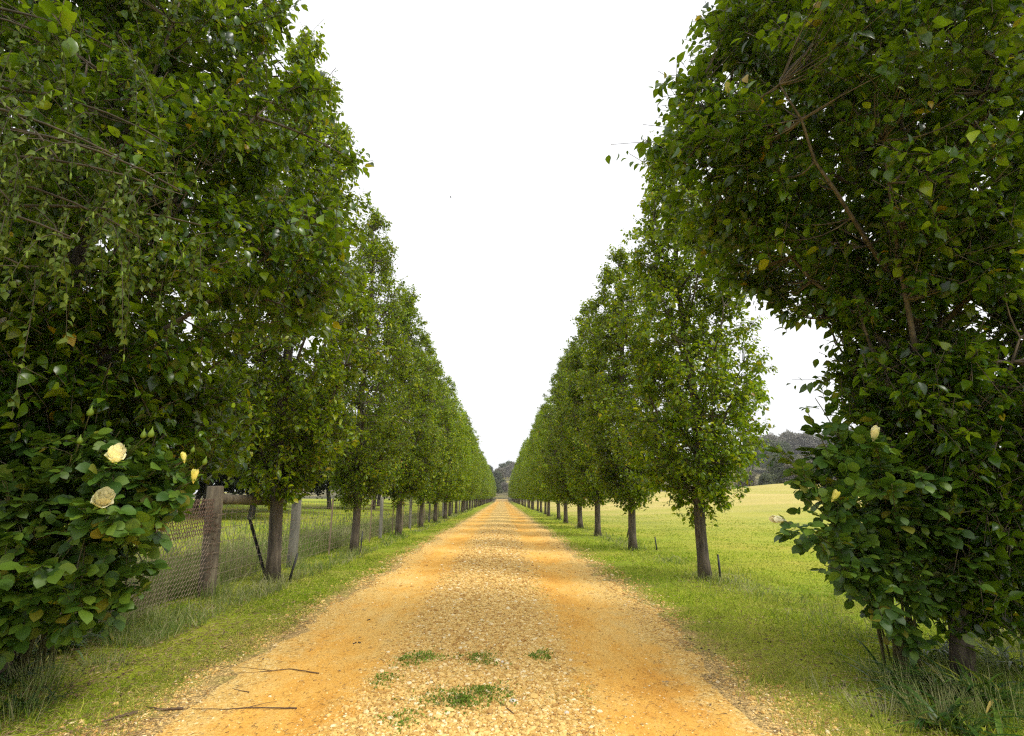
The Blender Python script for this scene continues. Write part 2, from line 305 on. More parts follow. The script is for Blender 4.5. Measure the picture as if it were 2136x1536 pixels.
def road_z(x, y):
    u = np.abs(x - RC) / RW
    z = .012 + .028 * np.exp(-(u / .3) ** 2) - .018 * np.exp(-((u - .58) / .16) ** 2)
    z = z + .007 * vnoise(x * 1.6, y * .35, 1.2, 5) + .004 * vnoise(x, y, 6, 6) * (np.abs(y) < 14)
    return z - .075 * sstep(.88, 1.14, u + .07 * vnoise(x, y, 1.1, 8) + .04 * vnoise(x, y, 4.5, 9))
V, q = grid(np.linspace(RC - RW * 1.2, RC + RW * 1.2, 110), graded(-6, 192, 5, 900), road_z)
tag(mesh_obj('road', V, [q], road_mat()), 'straight orange gravel farm road with two wheel tracks', kind='structure')
# ------------------------------------------------------------------ leaf templates (length 1 along Y)
def t_leaf(wid=.34, fold=.10, droop=.16):
    v = [(0, 0, 0)]
    for (y, a) in ((.22, .78), (.48, 1.0), (.76, .58)):
        z = -droop * y * y
        v += [(-wid * a, y, z + fold * a), (0, y, z), (wid * a, y, z + fold * a)]
    v.append((0, 1, -droop * 1.35))
    return (v, [[0, 2, 1], [0, 3, 2], [7, 8, 10], [8, 9, 10]], [[1, 2, 5, 4], [2, 3, 6, 5], [4, 5, 8, 7], [5, 6, 9, 8]])
T_PEAR = t_leaf(.33, .10, .2)
T_ROUND = t_leaf(.40, .06, .10)
T_MID = ([(0, 0, 0), (-.33, .42, .08), (0, .5, -.05), (.33, .42, .08), (0, 1, -.16)], [[0, 2, 1], [0, 3, 2], [1, 2, 4], [2, 3, 4]])
T_LOW = ([(0, 0, 0), (-.36, .45, .1), (.36, .45, .1), (0, 1, -.08)], [[0, 2, 1], [1, 2, 3]])
T_ROSE = ([(0, 0, 0), (-.30, .18, .03), (0, .2, 0), (.30, .18, .03), (-.40, .46, .05), (0, .5, 0), (.40, .46, .05),
           (-.30, .76, 0), (0, .78, -.04), (.30, .76, 0), (0, 1, -.12)],
          [[0, 2, 1], [0, 3, 2], [7, 8, 10], [8, 9, 10]], [[1, 2, 5, 4], [2, 3, 6, 5], [4, 5, 8, 7], [5, 6, 9, 8]])
# ------------------------------------------------------------------ trees
def rand_unit(rng, n): return unit(rng.normal(size=(n, 3)))
def leaves_on_shoots(geo, rng, P, D, L, n_leaf, size, tmpl, droop=.55, spread=.9):
    """P,D,L shoots; n_leaf leaves on each, alternate, drooping"""
    n = len(P); k = n_leaf
    t = (np.arange(k)[None] + .6 + rng.uniform(-.3, .3, (n, k))) / k
    pos = P[:, None] + D[:, None] * (L[:, None] * t)[..., None]
    pos = pos + np.array([0, 0, -.25]) * (L[:, None] * t ** 2)[..., None] * .6
    side = rand_unit(rng, n * k).reshape(n, k, 3)
    side = unit(side - D[:, None] * (side * D[:, None]).sum(-1, keepdims=True))
    d = D[:, None] * rng.uniform(.1, .8, (n, k, 1)) + side * spread + np.array([0, 0, -1.]) * droop * rng.uniform(.2, 1.6, (n, k, 1))
    nr = np.array([0, 0, 1.]) + rand_unit(rng, n * k).reshape(n, k, 3) * .75
    S = size * rng.uniform(.42, 1.25, (n, k)) * (1 - .25 * t)
    pos = pos + side * .012
    geo.stamp(tmpl, pos.reshape(-1, 3), d.reshape(-1, 3), nr.reshape(-1, 3), S.ravel(), (S * rng.uniform(.8, 1.1, (n, k))).ravel())
def bez(p0, p1, p2, n):
    t = np.linspace(0, 1, n)[:, None]; return (1 - t) ** 2 * np.array(p0) + 2 * t * (1 - t) * np.array(p1) + t * t * np.array(p2)
def make_pear(seed, prof, top, clear, n_limb, n_clump, shoots, n_leaf, lsize, tmpl, mats, lab, r0=.092, lean=(0, 0), reach=None,
              twigs=True, extra=None, group='pear trees lining the road', name='pear_tree', shoot_len=(.14, .34), shell=.5, lump=.55, gap=-.12, gapf=2.6):
    rng = np.random.default_rng(seed)
    root = thing(name, lab, 'tree', group=group)
    g = Geo(); zs = np.array([a for a, b in prof]); rs = np.array([b for a, b in prof])
    def rad(z, az=None):
        r = np.interp(z, zs, rs)
        if reach is not None and az is not None: r = r * reach(z, az)
        return r
    def axis(z): return np.stack([lean[0] * (z / top) ** 1.5, lean[1] * (z / top) ** 1.5], -1)
    # trunk
    zt = np.linspace(-.05, top * .93, 22); ax = axis(np.maximum(zt, 0)); wob = np.stack([.05 * np.sin(zt * 1.3 + seed), .05 * np.cos(zt * 1.1 + seed * 2)], -1) * np.clip(zt / 2, 0, 1)[:, None]
    TP = np.concatenate([ax + wob, zt[:, None]], 1)
    tr = r0 * (1 - np.clip(zt / top, 0, 1)) ** .8 * (1 + .3 * np.exp(-np.maximum(zt, 0) / .1)) + .006
    g.tube(TP, tr, 10)
    skel = [TP[(zt > clear)]]
    for i in range(n_limb):
        u = (i + .5) / n_limb; z0 = clear * .95 + (top * .72 - clear) * u ** 1.15
        az = i * 2.39996 + rng.uniform(-.3, .3)
        ze = min(z0 + rng.uniform(.9, 1.9) * (1 - .35 * u) + .25, top * .97)
        rr = rad(ze, az) * rng.uniform(.62, .95)
        p0 = np.array([np.interp(z0, zt, TP[:, 0]), np.interp(z0, zt, TP[:, 1]), z0])
        a = axis(np.array(ze)); p2 = np.array([a[0] + rr * math.cos(az), a[1] + rr * math.sin(az), ze])
        p1 = p0 * .45 + p2 * .55; p1[2] = z0 + (ze - z0) * .32
        P = bez(p0, p1, p2, 9) + rng.normal(0, .018, (9, 3)) * np.linspace(0, 1, 9)[:, None]
        rb = r0 * .42 * (1 - .6 * u) + .006
        g.tube(P, np.linspace(rb, .006, 9), 6); skel.append(P[2:])
    # clump centres through the crown volume
    c = []
    while len(c) < n_clump:
        z = rng.uniform(zs[0], top); az = rng.uniform(0, 2 * math.pi); r = rad(z, az)
        if rng.uniform() > (r / (rs.max() * (1 if reach is None else 1.3))) ** 1.15 + .03: continue
        r *= 1 + lump * mnoise.noise(Vector((math.cos(az) * 1.6 + seed, math.sin(az) * 1.6, z * 1.5)))
        rr = r * rng.uniform(0, 1) ** shell; a = axis(np.array(z))
        q = (a[0] + rr * math.cos(az), a[1] + rr * math.sin(az), z)
        if mnoise.noise(Vector(q) * gapf + Vector((seed, 0, 0))) < gap - .25 * (z < 2.4): continue
        c.append(q)
    c = np.array(c)
    if extra is not None:
        ex = np.asarray(extra, float); c = np.vstack([c] + [ex + rng.normal(0, .10, ex.shape) for _ in range(3)])
        for e in ex:
            j = min(len(skel) - 1, 1 + int(rng.integers(0, max(1, n_limb))));
            S_ = np.vstack(skel); S_ = S_[S_[:, 2] < e[2] + .1] if (S_[:, 2] < e[2] + .1).any() else S_
            k = np.argmin(((S_ - e) ** 2).sum(1)); b = S_[k]
            m = (b + e) / 2; m[2] += .08; P = bez(b, m, e, 8); g.tube(P, np.linspace(.014, .004, 8), 5)
            skel.append(P[2:])
    S_ = np.vstack(skel)
    base = np.empty_like(c)
    for a0 in range(0, len(c), 200):
        dd = ((c[a0:a0 + 200, None] - S_[None]) ** 2).sum(-1) + 3 * np.clip(S_[None, :, 2] - c[a0:a0 + 200, None, 2] + .1, 0, None) ** 2
        base[a0:a0 + 200] = S_[dd.argmin(1)]
    if twigs:
        for b, e in zip(base, c):
            dl = np.linalg.norm(e - b)
            if dl > .08:
                m = (b + e) / 2 + rng.normal(0, .10 * dl, 3); m[2] -= .05; k_ = .5 if dl > .6 else 1; g.tube(bez(b, m, e, 6), np.array([.008, .007, .006, .005, .004, .003]) * k_, 4, False)
    ax = axis(np.clip(c[:, 2], 0, None)); outw = c.copy(); outw[:, :2] -= ax; outw[:, 2] = .6 * rs.max(); outw = unit(outw)
    n = len(c)
    P = np.repeat(c, shoots, 0) + rng.normal(0, .055, (n * shoots, 3))
    D = unit(np.repeat(outw, shoots, 0) * .85 + rand_unit(rng, n * shoots) * .95 + np.array([0, 0, .25]))
    Ls = rng.uniform(*shoot_len, n * shoots); Ls[rng.uniform(size=len(Ls)) < .05] *= 1.8
    P0 = P - D * (Ls * .35)[:, None]
    if twigs: g.bars(P0, P0 + D * Ls[:, None] * .95, .0026)
    lf = Geo(); leaves_on_shoots(lf, rng, P0, D, Ls, n_leaf, lsize, tmpl)
    g.build('trunk', mats[1], root)
    lf.build('crown', mats[0], root)
    return root
PROF = [(.98, .16), (1.15, .38), (1.5, .82), (2.1, 1.08), (3.0, 1.20), (4.0, 1.16), (5.0, 1.06), (6.0, .88), (7.0, .60), (7.9, .28), (8.3, .12)]
pm = (M['pear'], M['bark'])
NAMES = ['first', 'second', 'third', 'fourth', 'fifth', 'sixth', 'seventh', 'eighth', 'ninth', 'tenth', 'eleventh', 'twelfth', 'thirteenth', 'fourteenth']
def D2Y(D): return (D + EYE * math.sin(PITCH)) / math.cos(PITCH)
XR, XL = 3.2, -3.5
YR = [D2Y(F * XR / o) for o in (427, 274, 200, 162, 135, 115, 99, 88)]
YL = [D2Y(F * -XL / o) for o in (476, 308, 216, 170)]
while YR[-1] < 184: YR.append(YR[-1] + 4.6)
while YL[-1] < 184: YL.append(YL[-1] + 4.55)
hi = [make_pear(11 + s, PROF, 8.2, 1.12, 20, 1150, 5, 7, .094, T_PEAR if s < 3 else T_MID, pm, 'x') for s in range(4)]
mid = [make_pear(31 + s, PROF, 8.3, 1.12, 14, 1050, 4, 6, .115, T_MID, pm, 'x', twigs=False) for s in range(3)]
low = [make_pear(41 + s, PROF, 8.3, 1.12, 10, 900, 3, 5, .155, T_LOW, pm, 'x', twigs=False) for s in range(2)]
rg = random.Random(5)
used = set()
for side, X0, YS in (('right', XR, YR), ('left', XL, YL)):
    for k, Y in enumerate(YS):
        pool = hi if k < 5 else (mid if k < 14 else low)
        src = pool[(k + (2 if side == 'left' else 0)) % len(pool)] if k else (hi[0] if side == 'right' else hi[1])
        lim = 'beside the open lawn' if side == 'right' else 'in front of the wire fence'
        if k == 0: lab = 'nearest full pear tree beside the lawn with its bare trunk showing' if side == 'right' else 'pear tree just beyond the thick strainer post and leaning picket'
        elif k < 13: lab = f'{NAMES[k]} clear-stemmed pear tree along the row {lim}'
        else: lab = 'distant pear tree merging into the ' + side + ' row beyond its thirteenth tree'
        x = X0 + (rg.uniform(-.1, .1) if k > 2 else 0)
        s = rg.uniform(.92, 1.16); sz = rg.uniform(.96, 1.09)
        if k < 3: s, sz = {('left', 0): (1.06, 1.2), ('left', 1): (1.0, 1.09), ('left', 2): (1.08, 1.08), ('right', 0): (.95, .99), ('right', 1): (1.0, .98), ('right', 2): (1.05, 1.03)}[(side, k)]
        loc = (x, Y, 0); rz = rg.uniform(0, 6.28)
        if src.name not in used:
            used.add(src.name); src.location = loc; src.rotation_euler = (0, 0, rz); src.scale = (s, s, sz); src['label'] = lab
        else: copy_tree(src, loc, rz, (s, s, sz), lab)
        # small suckers at the foot come with the tufts below
# two big near trees
def reach_r(z, az): return 1 + .38 * np.cos(az - math.pi) * sstep(2.9, 3.7, z) + 1.6 * max(0, math.cos(az)) * sstep(3.0, 2.2, z)
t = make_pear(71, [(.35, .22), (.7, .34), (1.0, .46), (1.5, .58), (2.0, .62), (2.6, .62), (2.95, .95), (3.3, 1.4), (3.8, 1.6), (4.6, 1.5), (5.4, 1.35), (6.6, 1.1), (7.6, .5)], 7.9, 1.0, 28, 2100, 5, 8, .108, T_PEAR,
              (M['pear_shaded'], M['bark']), 'largest pear tree overhanging the right edge behind the cream rosebud bush', r0=.064, shoot_len=(.16, .42), gap=-.05, gapf=2.2, lump=.38,
              reach=reach_r, extra=[at(1345, 215, 3.9) - [3.2, 4.1, 0], at(1380, 250, 3.9) - [3.2, 4.1, 0], at(1335, 375, 4.0) - [3.2, 4.1, 0], at(1400, 400, 4) - [3.2, 4.1, 0],
                                    at(1440, 60, 3.8) - [3.2, 4.1, 0], at(1460, 470, 4) - [3.2, 4.1, 0]])
t.location = (3.28, 4.1, 0); t.rotation_euler = (0, R(4.5), 0)
def reach_l(z, az): return 1 + .30 * np.cos(az) * sstep(2.3, 3.4, z)
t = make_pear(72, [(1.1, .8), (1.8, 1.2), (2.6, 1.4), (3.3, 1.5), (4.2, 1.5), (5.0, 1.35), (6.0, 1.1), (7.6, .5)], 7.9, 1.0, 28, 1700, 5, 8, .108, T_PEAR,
              (M['pear_shaded'], M['bark']), 'largest dark pear tree filling the left edge behind the white roses', r0=.08, shoot_len=(.16, .42), gap=-.02, gapf=2.2,
              reach=reach_l, extra=[at(630, 160, 4.2) - [-3.55, 4.15, 0], at(600, 190, 4.1) - [-3.55, 4.15, 0], at(735, 335, 4.5) - [-3.55, 4.15, 0], at(680, 330, 4.4) - [-3.55, 4.15, 0],
                                    at(650, 450, 4.4) - [-3.55, 4.15, 0], at(600, 640, 4.4) - [-3.55, 4.15, 0]])
t.location = (-3.55, 4.15, 0)
# ---- weeping birch reaching in from the left
def make_birch():
    rng = np.random.default_rng(9)
    root = thing('weeping_birch', 'weeping birch trailing fine drooping twigs and catkins at the upper left', 'tree', (-4.1, 1.9, 0))
    o = np.array([-4.1, 1.9, 0]); g = Geo(); lf = Geo(); ck = Geo()
    zt = np.linspace(-.05, 7.5, 14); TP = np.stack([.1 * np.sin(zt), .08 * np.cos(zt * .8), zt], -1); g.tube(TP, np.linspace(.15, .03, 14), 10)
    ends = [(330, 390, 2.5), (120, 330, 2.3), (420, 470, 2.7), (230, 100, 2.5), (60, 60, 2.3), (350, 300, 2.7), (160, 500, 2.4), (300, 500, 2.6), (20, 420, 2.3), (250, 330, 2.4), (380, 400, 2.6), (60, 560, 2.4), (620, -70, 2.9), (430, -80, 2.8)]
    more = [np.array([1.5 * math.cos(a) * f, 1.5 * math.sin(a) * f, zz]) for a, f, zz in [(2.2, 1, 3.6), (3.0, 1.2, 4.3), (3.9, .9, 3.3), (4.7, 1.1, 4.6), (1.5, .8, 4.9), (.4, .7, 5.4), (5.4, .8, 5.2), (2.7, .6, 5.9), (.9, .5, 3.9)]]
    for q in [at(*e_) - o for e_ in ends] + more:
        e = q; z0 = max(1.8, e[2] - rng.uniform(.2, .9)); b = np.array([0, 0, z0]); m = (b + e) / 2; m[2] += .95 + rng.uniform(-.3, .3); m[1] += rng.uniform(-.3, .5)
        P = bez(b, m, e, 14); g.tube(P, np.linspace(.016, .004, 14), 6)
        P = P[4:]
        for _ in range(22):
            i = rng.integers(0, len(P)); s = P[i] + rng.normal(0, .06, 3); L = rng.uniform(.25, .75)
            if e[2] > 4: L *= .7
            dx = rng.normal(0, .16, 2); n = 8; t = np.linspace(0, 1, n)
            S = np.stack([s[0] + dx[0] * np.sqrt(t), s[1] + dx[1] * np.sqrt(t), s[2] + .06 * np.sin(t * 3) - L * t], -1)
            g.tube(S, np.linspace(.0028, .001, n), 3, False)
            k = int(L * 60); tt = rng.uniform(.1, 1, k); Q = np.stack([np.interp(tt, t, S[:, a]) for a in range(3)], -1)
            d = rand_unit(rng, k) * .8 + [0, 0, -.9]; lf.stamp(T_MID, Q, d, rand_unit(rng, k) + [0, 0, .5], rng.uniform(.028, .05, k), rng.uniform(.028, .046, k))
            for _c in range(rng.integers(0, 3)):
                j = rng.integers(2, n); c = S[j]; ck.tube([c, c + [.002, 0, -.012], c + [.004, 0, -.03], c + [.004, .002, -.04]], [.002, .005, .0045, .002], 5)
    g.build('trunk', M['twig'], root); lf.build('crown', M['birch'], root)
    ck.build('catkins', M['bud'], root)['kind'] = 'stuff'
make_birch()
# ---- dark cypress row in the left paddock and gums at the ends
def make_bushy(name, seed, mats, h, r, clear, n_cl, per, ls, lab, cat, group, lobes=9, trunk_r=.22):
    rng = np.random.default_rng(seed); root = thing(name, lab, cat, group=group); g = Geo()
    zt = np.linspace(-.6, h * .85, 8); TP = np.stack([.15 * np.sin(zt + seed), .1 * np.cos(zt), zt], -1); g.tube(TP, np.linspace(trunk_r, .05, 8), 8)
    C_ = []
    for i in range(lobes):
        az = i * 2.4 + rng.uniform(-.3, .3); z = clear + (h - clear) * (.16 + .72 * (i + .5) / lobes); rr = r * (1 - ((z - clear) / (h - clear)) ** 2 * .75) * rng.uniform(.35, .75)
        c = np.array([rr * math.cos(az), rr * math.sin(az), z]); C_.append(c); b = np.array([0, 0, max(clear * .8, z - 1.0)]); g.tube(bez(b, (b + c) / 2 + [0, 0, .2], c, 5), np.linspace(trunk_r * .35, .03, 5), 5)
    C_.append(np.array([0, 0, h * .9])); C_ = np.array(C_)
    lr = r * .48; ci = rng.integers(0, len(C_), n_cl); u = rand_unit(rng, n_cl)
    cc = C_[ci] + u * (lr * rng.uniform(.35, 1.0, n_cl) ** .6 * rng.uniform(.8, 1.15, n_cl))[:, None] * [1, 1, .72]
    cc[:, 2] = np.maximum(cc[:, 2], clear * .75)
    P = np.repeat(cc, per, 0) + rng.normal(0, .10 * r / 2, (n_cl * per, 3)); k = len(P); lf = Geo()
    lf.stamp(T_LOW, P, rand_unit(rng, k) + [0, 0, -.2], rand_unit(rng, k) + [0, 0, .6], ls * rng.uniform(.6, 1.3, k))
    g.build('trunk', mats[1], root); lf.build('crown', mats[0], root)
    return root
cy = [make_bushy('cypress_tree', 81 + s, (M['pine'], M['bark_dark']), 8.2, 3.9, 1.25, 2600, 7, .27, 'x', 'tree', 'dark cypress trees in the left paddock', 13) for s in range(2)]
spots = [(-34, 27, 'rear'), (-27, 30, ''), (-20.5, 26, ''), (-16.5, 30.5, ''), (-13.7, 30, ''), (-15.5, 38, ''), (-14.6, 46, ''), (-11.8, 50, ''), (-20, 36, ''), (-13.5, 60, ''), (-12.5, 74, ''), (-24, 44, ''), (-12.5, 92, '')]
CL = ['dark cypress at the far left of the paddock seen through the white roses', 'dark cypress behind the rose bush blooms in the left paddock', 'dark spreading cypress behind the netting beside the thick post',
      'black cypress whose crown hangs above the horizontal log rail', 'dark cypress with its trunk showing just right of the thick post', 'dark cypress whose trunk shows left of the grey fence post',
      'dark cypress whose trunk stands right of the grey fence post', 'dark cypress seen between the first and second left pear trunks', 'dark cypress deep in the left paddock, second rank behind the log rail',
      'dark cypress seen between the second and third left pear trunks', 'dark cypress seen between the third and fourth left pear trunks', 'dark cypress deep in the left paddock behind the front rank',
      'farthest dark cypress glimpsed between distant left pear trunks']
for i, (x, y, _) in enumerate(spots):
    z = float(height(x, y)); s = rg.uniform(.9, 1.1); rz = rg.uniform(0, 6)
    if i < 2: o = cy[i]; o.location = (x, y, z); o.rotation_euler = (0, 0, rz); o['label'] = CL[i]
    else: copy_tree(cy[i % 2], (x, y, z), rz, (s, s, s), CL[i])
gums = [make_bushy('gum_tree', 91, (M['gum'], M['bark']), 9, 4.2, 1.2, 1200, 7, .42, 'x', 'tree', 'distant trees on the hills', 12),
        make_bushy('gum_tree', 92, (M['gum_grey'], M['bark']), 8, 4.2, .9, 1200, 7, .42, 'x', 'tree', 'distant trees on the hills', 12)]
def far_tree(kind, px, Y, s, lab, first=[True, True]):
    p = at(px, 1030, Y); z = float(height(p[0], Y)) - .2; o = gums[kind]
    if first[kind]: first[kind] = False; o.location = (p[0], Y, z); o.scale = (s, s, s); o['label'] = lab
    else: copy_tree(o, (p[0], Y, z), rg.uniform(0, 6), (s * rg.uniform(.9, 1.15), s, s * rg.uniform(.85, 1.1)), lab)
for (k, px, Y, s, lab) in [
    (0, 1030, 215, .75, 'olive tree closing the left side of the road end'), (1, 1052, 240, .55, 'grey green tree standing behind the gate at the road end'), (0, 1076, 222, .6, 'low tree closing the right side of the road end'),
    (1, 1042, 330, 1.1, 'brownish tree on the slope above the road end'), (0, 1062, 430, 1.45, 'tall rounded dark tree crowning the hill above the road'), (0, 1085, 440, 1.25, 'dark tree on the hilltop right of the tallest hill tree'),
    (1, 1100, 420, 1.3, 'grey tree half hidden by the right row on the hilltop'), (0, 1020, 420, 1.1, 'hillside tree half hidden by the left row'), (1, 1070, 350, .8, 'round grey green tree halfway up the hill above the road'),
    (0, 1036, 300, .85, 'dark tree behind the left side of the road end'), (1, 1060, 390, 1.2, 'grey tree below the tallest hilltop tree'), (0, 1050, 410, 1.25, 'dark hilltop tree left of the tallest one'),
    (0, 1048, 262, .6, 'low dark bush straight behind the farm gate'), (1, 1072, 415, 1.3, 'grey hilltop tree just right of the tallest one'), (0, 1090, 300, .8, 'dark tree half hidden behind the right row at the road end'),
    (1, 1558, 112, .62, 'brown leafed small tree at the lawn edge by the nearest right pear crown'), (0, 1600, 112, .42, 'small pale green sapling tree at the edge of the lawn'), (0, 1640, 128, .95, 'olive tree behind the green mound'),
    (1, 1672, 122, .95, 'brownish bushy tree behind the green mound'), (1, 1712, 126, 1.0, 'reddish brown tree above the mound beside the rose canes'), (0, 1690, 165, 1.3, 'green tree behind the brown scrub right of the mound'),
    (1, 1756, 124, 1.05, 'grey brown tree seen through the rose canes'), (0, 1800, 130, 1.1, 'dull green tree behind the right rose bush'), (1, 1850, 135, 1.1, 'grey tree hidden behind the right rose foliage'),
    (0, 1605, 260, 1.7, 'blue green tree on the slope below the hill crest'), (0, 1575, 270, 1.6, 'dark blue green tree on the slope beside the pear crown'), (0, 1640, 265, 1.7, 'dark tree on the middle slope right of the yellow grass'),
    (1, 1620, 330, 2.0, 'grey crest tree above the blue green slope trees'), (1, 1660, 335, 2.1, 'pale grey tree along the hill crest'), (1, 1700, 330, 2.2, 'grey crest tree right of the pale one'),
    (1, 1745, 335, 2.2, 'grey crest tree behind the rose canes'), (0, 1790, 300, 2.2, 'green hill tree behind the rose leaves'), (1, 1585, 340, 2.0, 'grey crest tree beside the near right pear crown'), (0, 2110, 130, 1.0, 'dull tree beyond the lawn at the right edge')]:
    far_tree(k, px, Y, s, lab)
# ------------------------------------------------------------------ wire fence on the left
FX = -3.86
def post_geo(r, h, chamfer=.015, wob=.006, seed=0, lean=0):
    g = Geo(); rng = np.random.default_rng(seed); seg = 14; z = np.array([-.2, .05, h * .33, h * .66, h - chamfer, h]); rr = np.array([1, 1, .985, .98, .97, .86]) * r
    P = np.stack([wob * np.sin(z * 3) - lean * z, wob * np.cos(z * 2), z], -1); g.tube(P, rr, seg); return g
def field_wire(g, y0, y1, x=FX, hs=(.12, .24, .37, .51, .67, .85, 1.03, 1.18), step=.16, r=.0034):
    n = int((y1 - y0) / 1.0); ys = np.linspace(y0, y1, n + 1); A = []; B = []
    for h in hs:
        z = h + .02 * np.sin(ys * 2.1 + h * 9) * (np.arange(n + 1) % 3 > 0); xx = x + .012 * np.sin(ys * 1.7 + h)
        P = np.stack([xx, ys, z], -1); A.append(P[:-1]); B.append(P[1:])
    yv = np.arange(y0 + .1, y1, step); jig = .012 * np.sin(yv * 13)
    A.append(np.stack([x + 0 * yv, yv, 0 * yv + hs[0]], -1)); B.append(np.stack([x + 0 * yv, yv + jig, 0 * yv + hs[-1]], -1))
    g.bars(np.vstack(A), np.vstack(B), r)
fence = thing('wire_fence', 'long rural wire mesh fence running behind the left tree row', 'fence', (FX, 7.4, 0))
def fpart(g, name, mat, smooth=True, lab=None):
    for i in range(len(g.V)): g.V[i] = g.V[i] - np.array([FX, 7.4, 0])
    o = g.build(name, mat, fence, smooth)
    if lab: o['label'] = lab
    return o
YP1 = 7.45
def shift(g, d):
    for i in range(len(g.V)): g.V[i] = g.V[i] + np.array(d)
    return g
fpart(shift(post_geo(.108, 1.40, lean=.035), (FX, YP1, 0)), 'strainer_post', M['post'], lab='thick brown weathered strainer post with wires round it')
fpart(shift(post_geo(.088, 1.26, seed=2), (FX - .02, 10.35, 0)), 'post', M['post_grey'], lab='pale grey thick post')
g = Geo(); n = 12; yy = np.linspace(YP1 + .09, 10.26, n); g.tube(np.stack([FX + .01 * np.sin(yy), yy, 1.22 + .01 * np.sin(yy * 2)], -1), .075 + .006 * np.sin(yy * 3), 12)
fpart(g, 'rail', M['post'], lab='horizontal round log rail')
for y in (17.5, 23, 29, 35.5, 42, 49, 57, 66, 76, 88):
    fpart(shift(post_geo(.055, 1.25), (FX, y, 0)), 'post', M['post_grey'])
for y in (12.4, 14.6, 16.1, 19.3, 21.2, 25, 27, 31, 33, 38, 40, 45, 52):
    g = Geo(); g.box((FX + .02, y, .6), (.035, .006, 1.25)); g.box((FX + .02, y + .014, .6), (.006, .03, 1.25)); fpart(g, 'steel_picket', M['wire'], False)
g = Geo(); field_wire(g, YP1, 40); field_wire(g, 40, 95, step=.6, r=.004)
for h in (.12, .37, .55, .67, .85, 1.03): # wire turns round the strainer post
    a = np.linspace(0, 2 * math.pi, 20); g.tube(np.stack([FX + .112 * np.cos(a), YP1 + .112 * np.sin(a), h + .01 * np.sin(a)], -1), .003, 4, False)
fpart(g, 'mesh_wire', M['wire'])
# netting section toward the camera
net = thing('netting_fence', 'sagging rusty hexagonal netting section between the rose bush and thick post', 'fence', (FX, 6, 0))
def hexnet(y0, y1, z0, z1, cell, r, x=FX, sag=.03, seed=0):
    g = Geo(); A = []; B = []; w = cell; hh = cell * .9
    ny = int((y1 - y0) / w); nz = int((z1 - z0) / hh)
    def warp(P):
        P = np.asarray(P, float); P[:, 0] = x + .05 * vnoise(P[:, 1], P[:, 2], 1.5, seed + 1) + .01 * vnoise(P[:, 1], P[:, 2], 7, seed + 2)
        P[:, 2] = P[:, 2] - sag * np.sin((P[:, 1] - y0) / (y1 - y0) * math.pi * 2) ** 2 * P[:, 2]; return P
    for i in range(nz):
        for j in range(ny):
            o = (w / 2 if i % 2 else 0); y = y0 + j * w + o; z = z0 + i * hh
            A += [(0, y, z), (0, y, z + hh * .45), (0, y, z + hh * .45)]
            B += [(0, y, z + hh * .45), (0, y + w / 2, z + hh), (0, y - w / 2, z + hh)]
    g.bars(warp(A) - [FX, 6, 0], warp(B) - [FX, 6, 0], r); return g
hexnet(3.9, 7.36, 0, 1.28, .060, .0036).build('netting', M['wire'], net)
hexnet(3.9, 7.36, .78, 1.26, .050, .0042, FX + .045, seed=4).build('folded_netting', M['wire_red'], net)['label'] = 'rust red folded netting band'
g = Geo(); rng = np.random.default_rng(3)
for k in range(34):
    z0 = rng.uniform(.05, 1.15); y = 7.33 + rng.uniform(-.03, .03); a = np.linspace(0, rng.uniform(2, 5), 9); rr = rng.uniform(.02, .045)
    g.tube(np.stack([.07 + rr * np.cos(a), y - 6 - .02 + rr * np.sin(a), z0 + .09 * a / 5 * rng.choice([-1, 1])], -1), .0028, 4, False)
g.build('netting_roll', M['wire_red'], net)['label'] = 'curled rusty netting end beside the thick post'
for (y, mt, h) in ((5.7, 'post_grey', 1.0), (4.1, 'post_grey', 1.25)):
    shift(post_geo(.075, h), (-.06, y - 6, 0)).build('post', M[mt], net)
g = Geo(); yy = np.linspace(3.2, 5.7, 6); g.tube(np.stack([0 * yy - .16, yy - 6, 1.08 + .02 * np.sin(yy)], -1), .04, 8); g.build('rail', M['post_grey'], net)
g = Geo()   # leaning black picket beside the first left tree
a = np.array([0, 0, -.1]); b = at(521, 1083, 9.0) - np.array([-3.78, 9.15, 0])
L_ = np.linalg.norm(b - a); d = (b - a) / L_; ux = unit(np.cross(d, [0, 1, 0])); uy = np.cross(d, ux); Rm = np.stack([ux, uy, d], 1)
g.box((a + b) / 2, (.05, .008, L_), Rm); g.box((a + b) / 2 + uy * .018, (.007, .03, L_), Rm)
o = g.build('steel_picket', M['steel'], None, False, loc=(-3.78, 9.15, 0)); tag(o, 'black steel star picket leaning left beside the first left trunk', 'fence picket')
STK = [((-3.22, 8.55), .42, (.1, 0), 'short dark stake leaning just right of the first left pear trunk'), ((3.75, 13.4), .32, (-.03, 0), 'short dark stake right of the second right pear trunk'),
       ((4.05, 17.9), .40, (.12, 0), 'small forked dark stake right of the third right pear trunk'), ((-3.2, 12.6), .5, (.02, 0), 'thin dark stake right of the second left pear trunk'), ((3.45, 8.85), .36, (.02, .05), 'short dark stump stake against the nearest clear right pear trunk')]
for i, ((x, y), h, ln, lab) in enumerate(STK):
    g = Geo(); P = np.array([[0, 0, -.05], [ln[0] * .4, 0, h * .4], [ln[0], ln[1], h]]); g.tube(P, [.022, .018, .014], 6)
    if 'forked' in lab: g.tube([P[1], P[1] + [.10, 0, .09], P[1] + [.13, .01, .16]], [.014, .011, .006], 5)
    tag(g.build('stake', M['steel'], None, True, loc=(x, y, 0)), lab, 'stake', 'stakes beside the pear trunks')
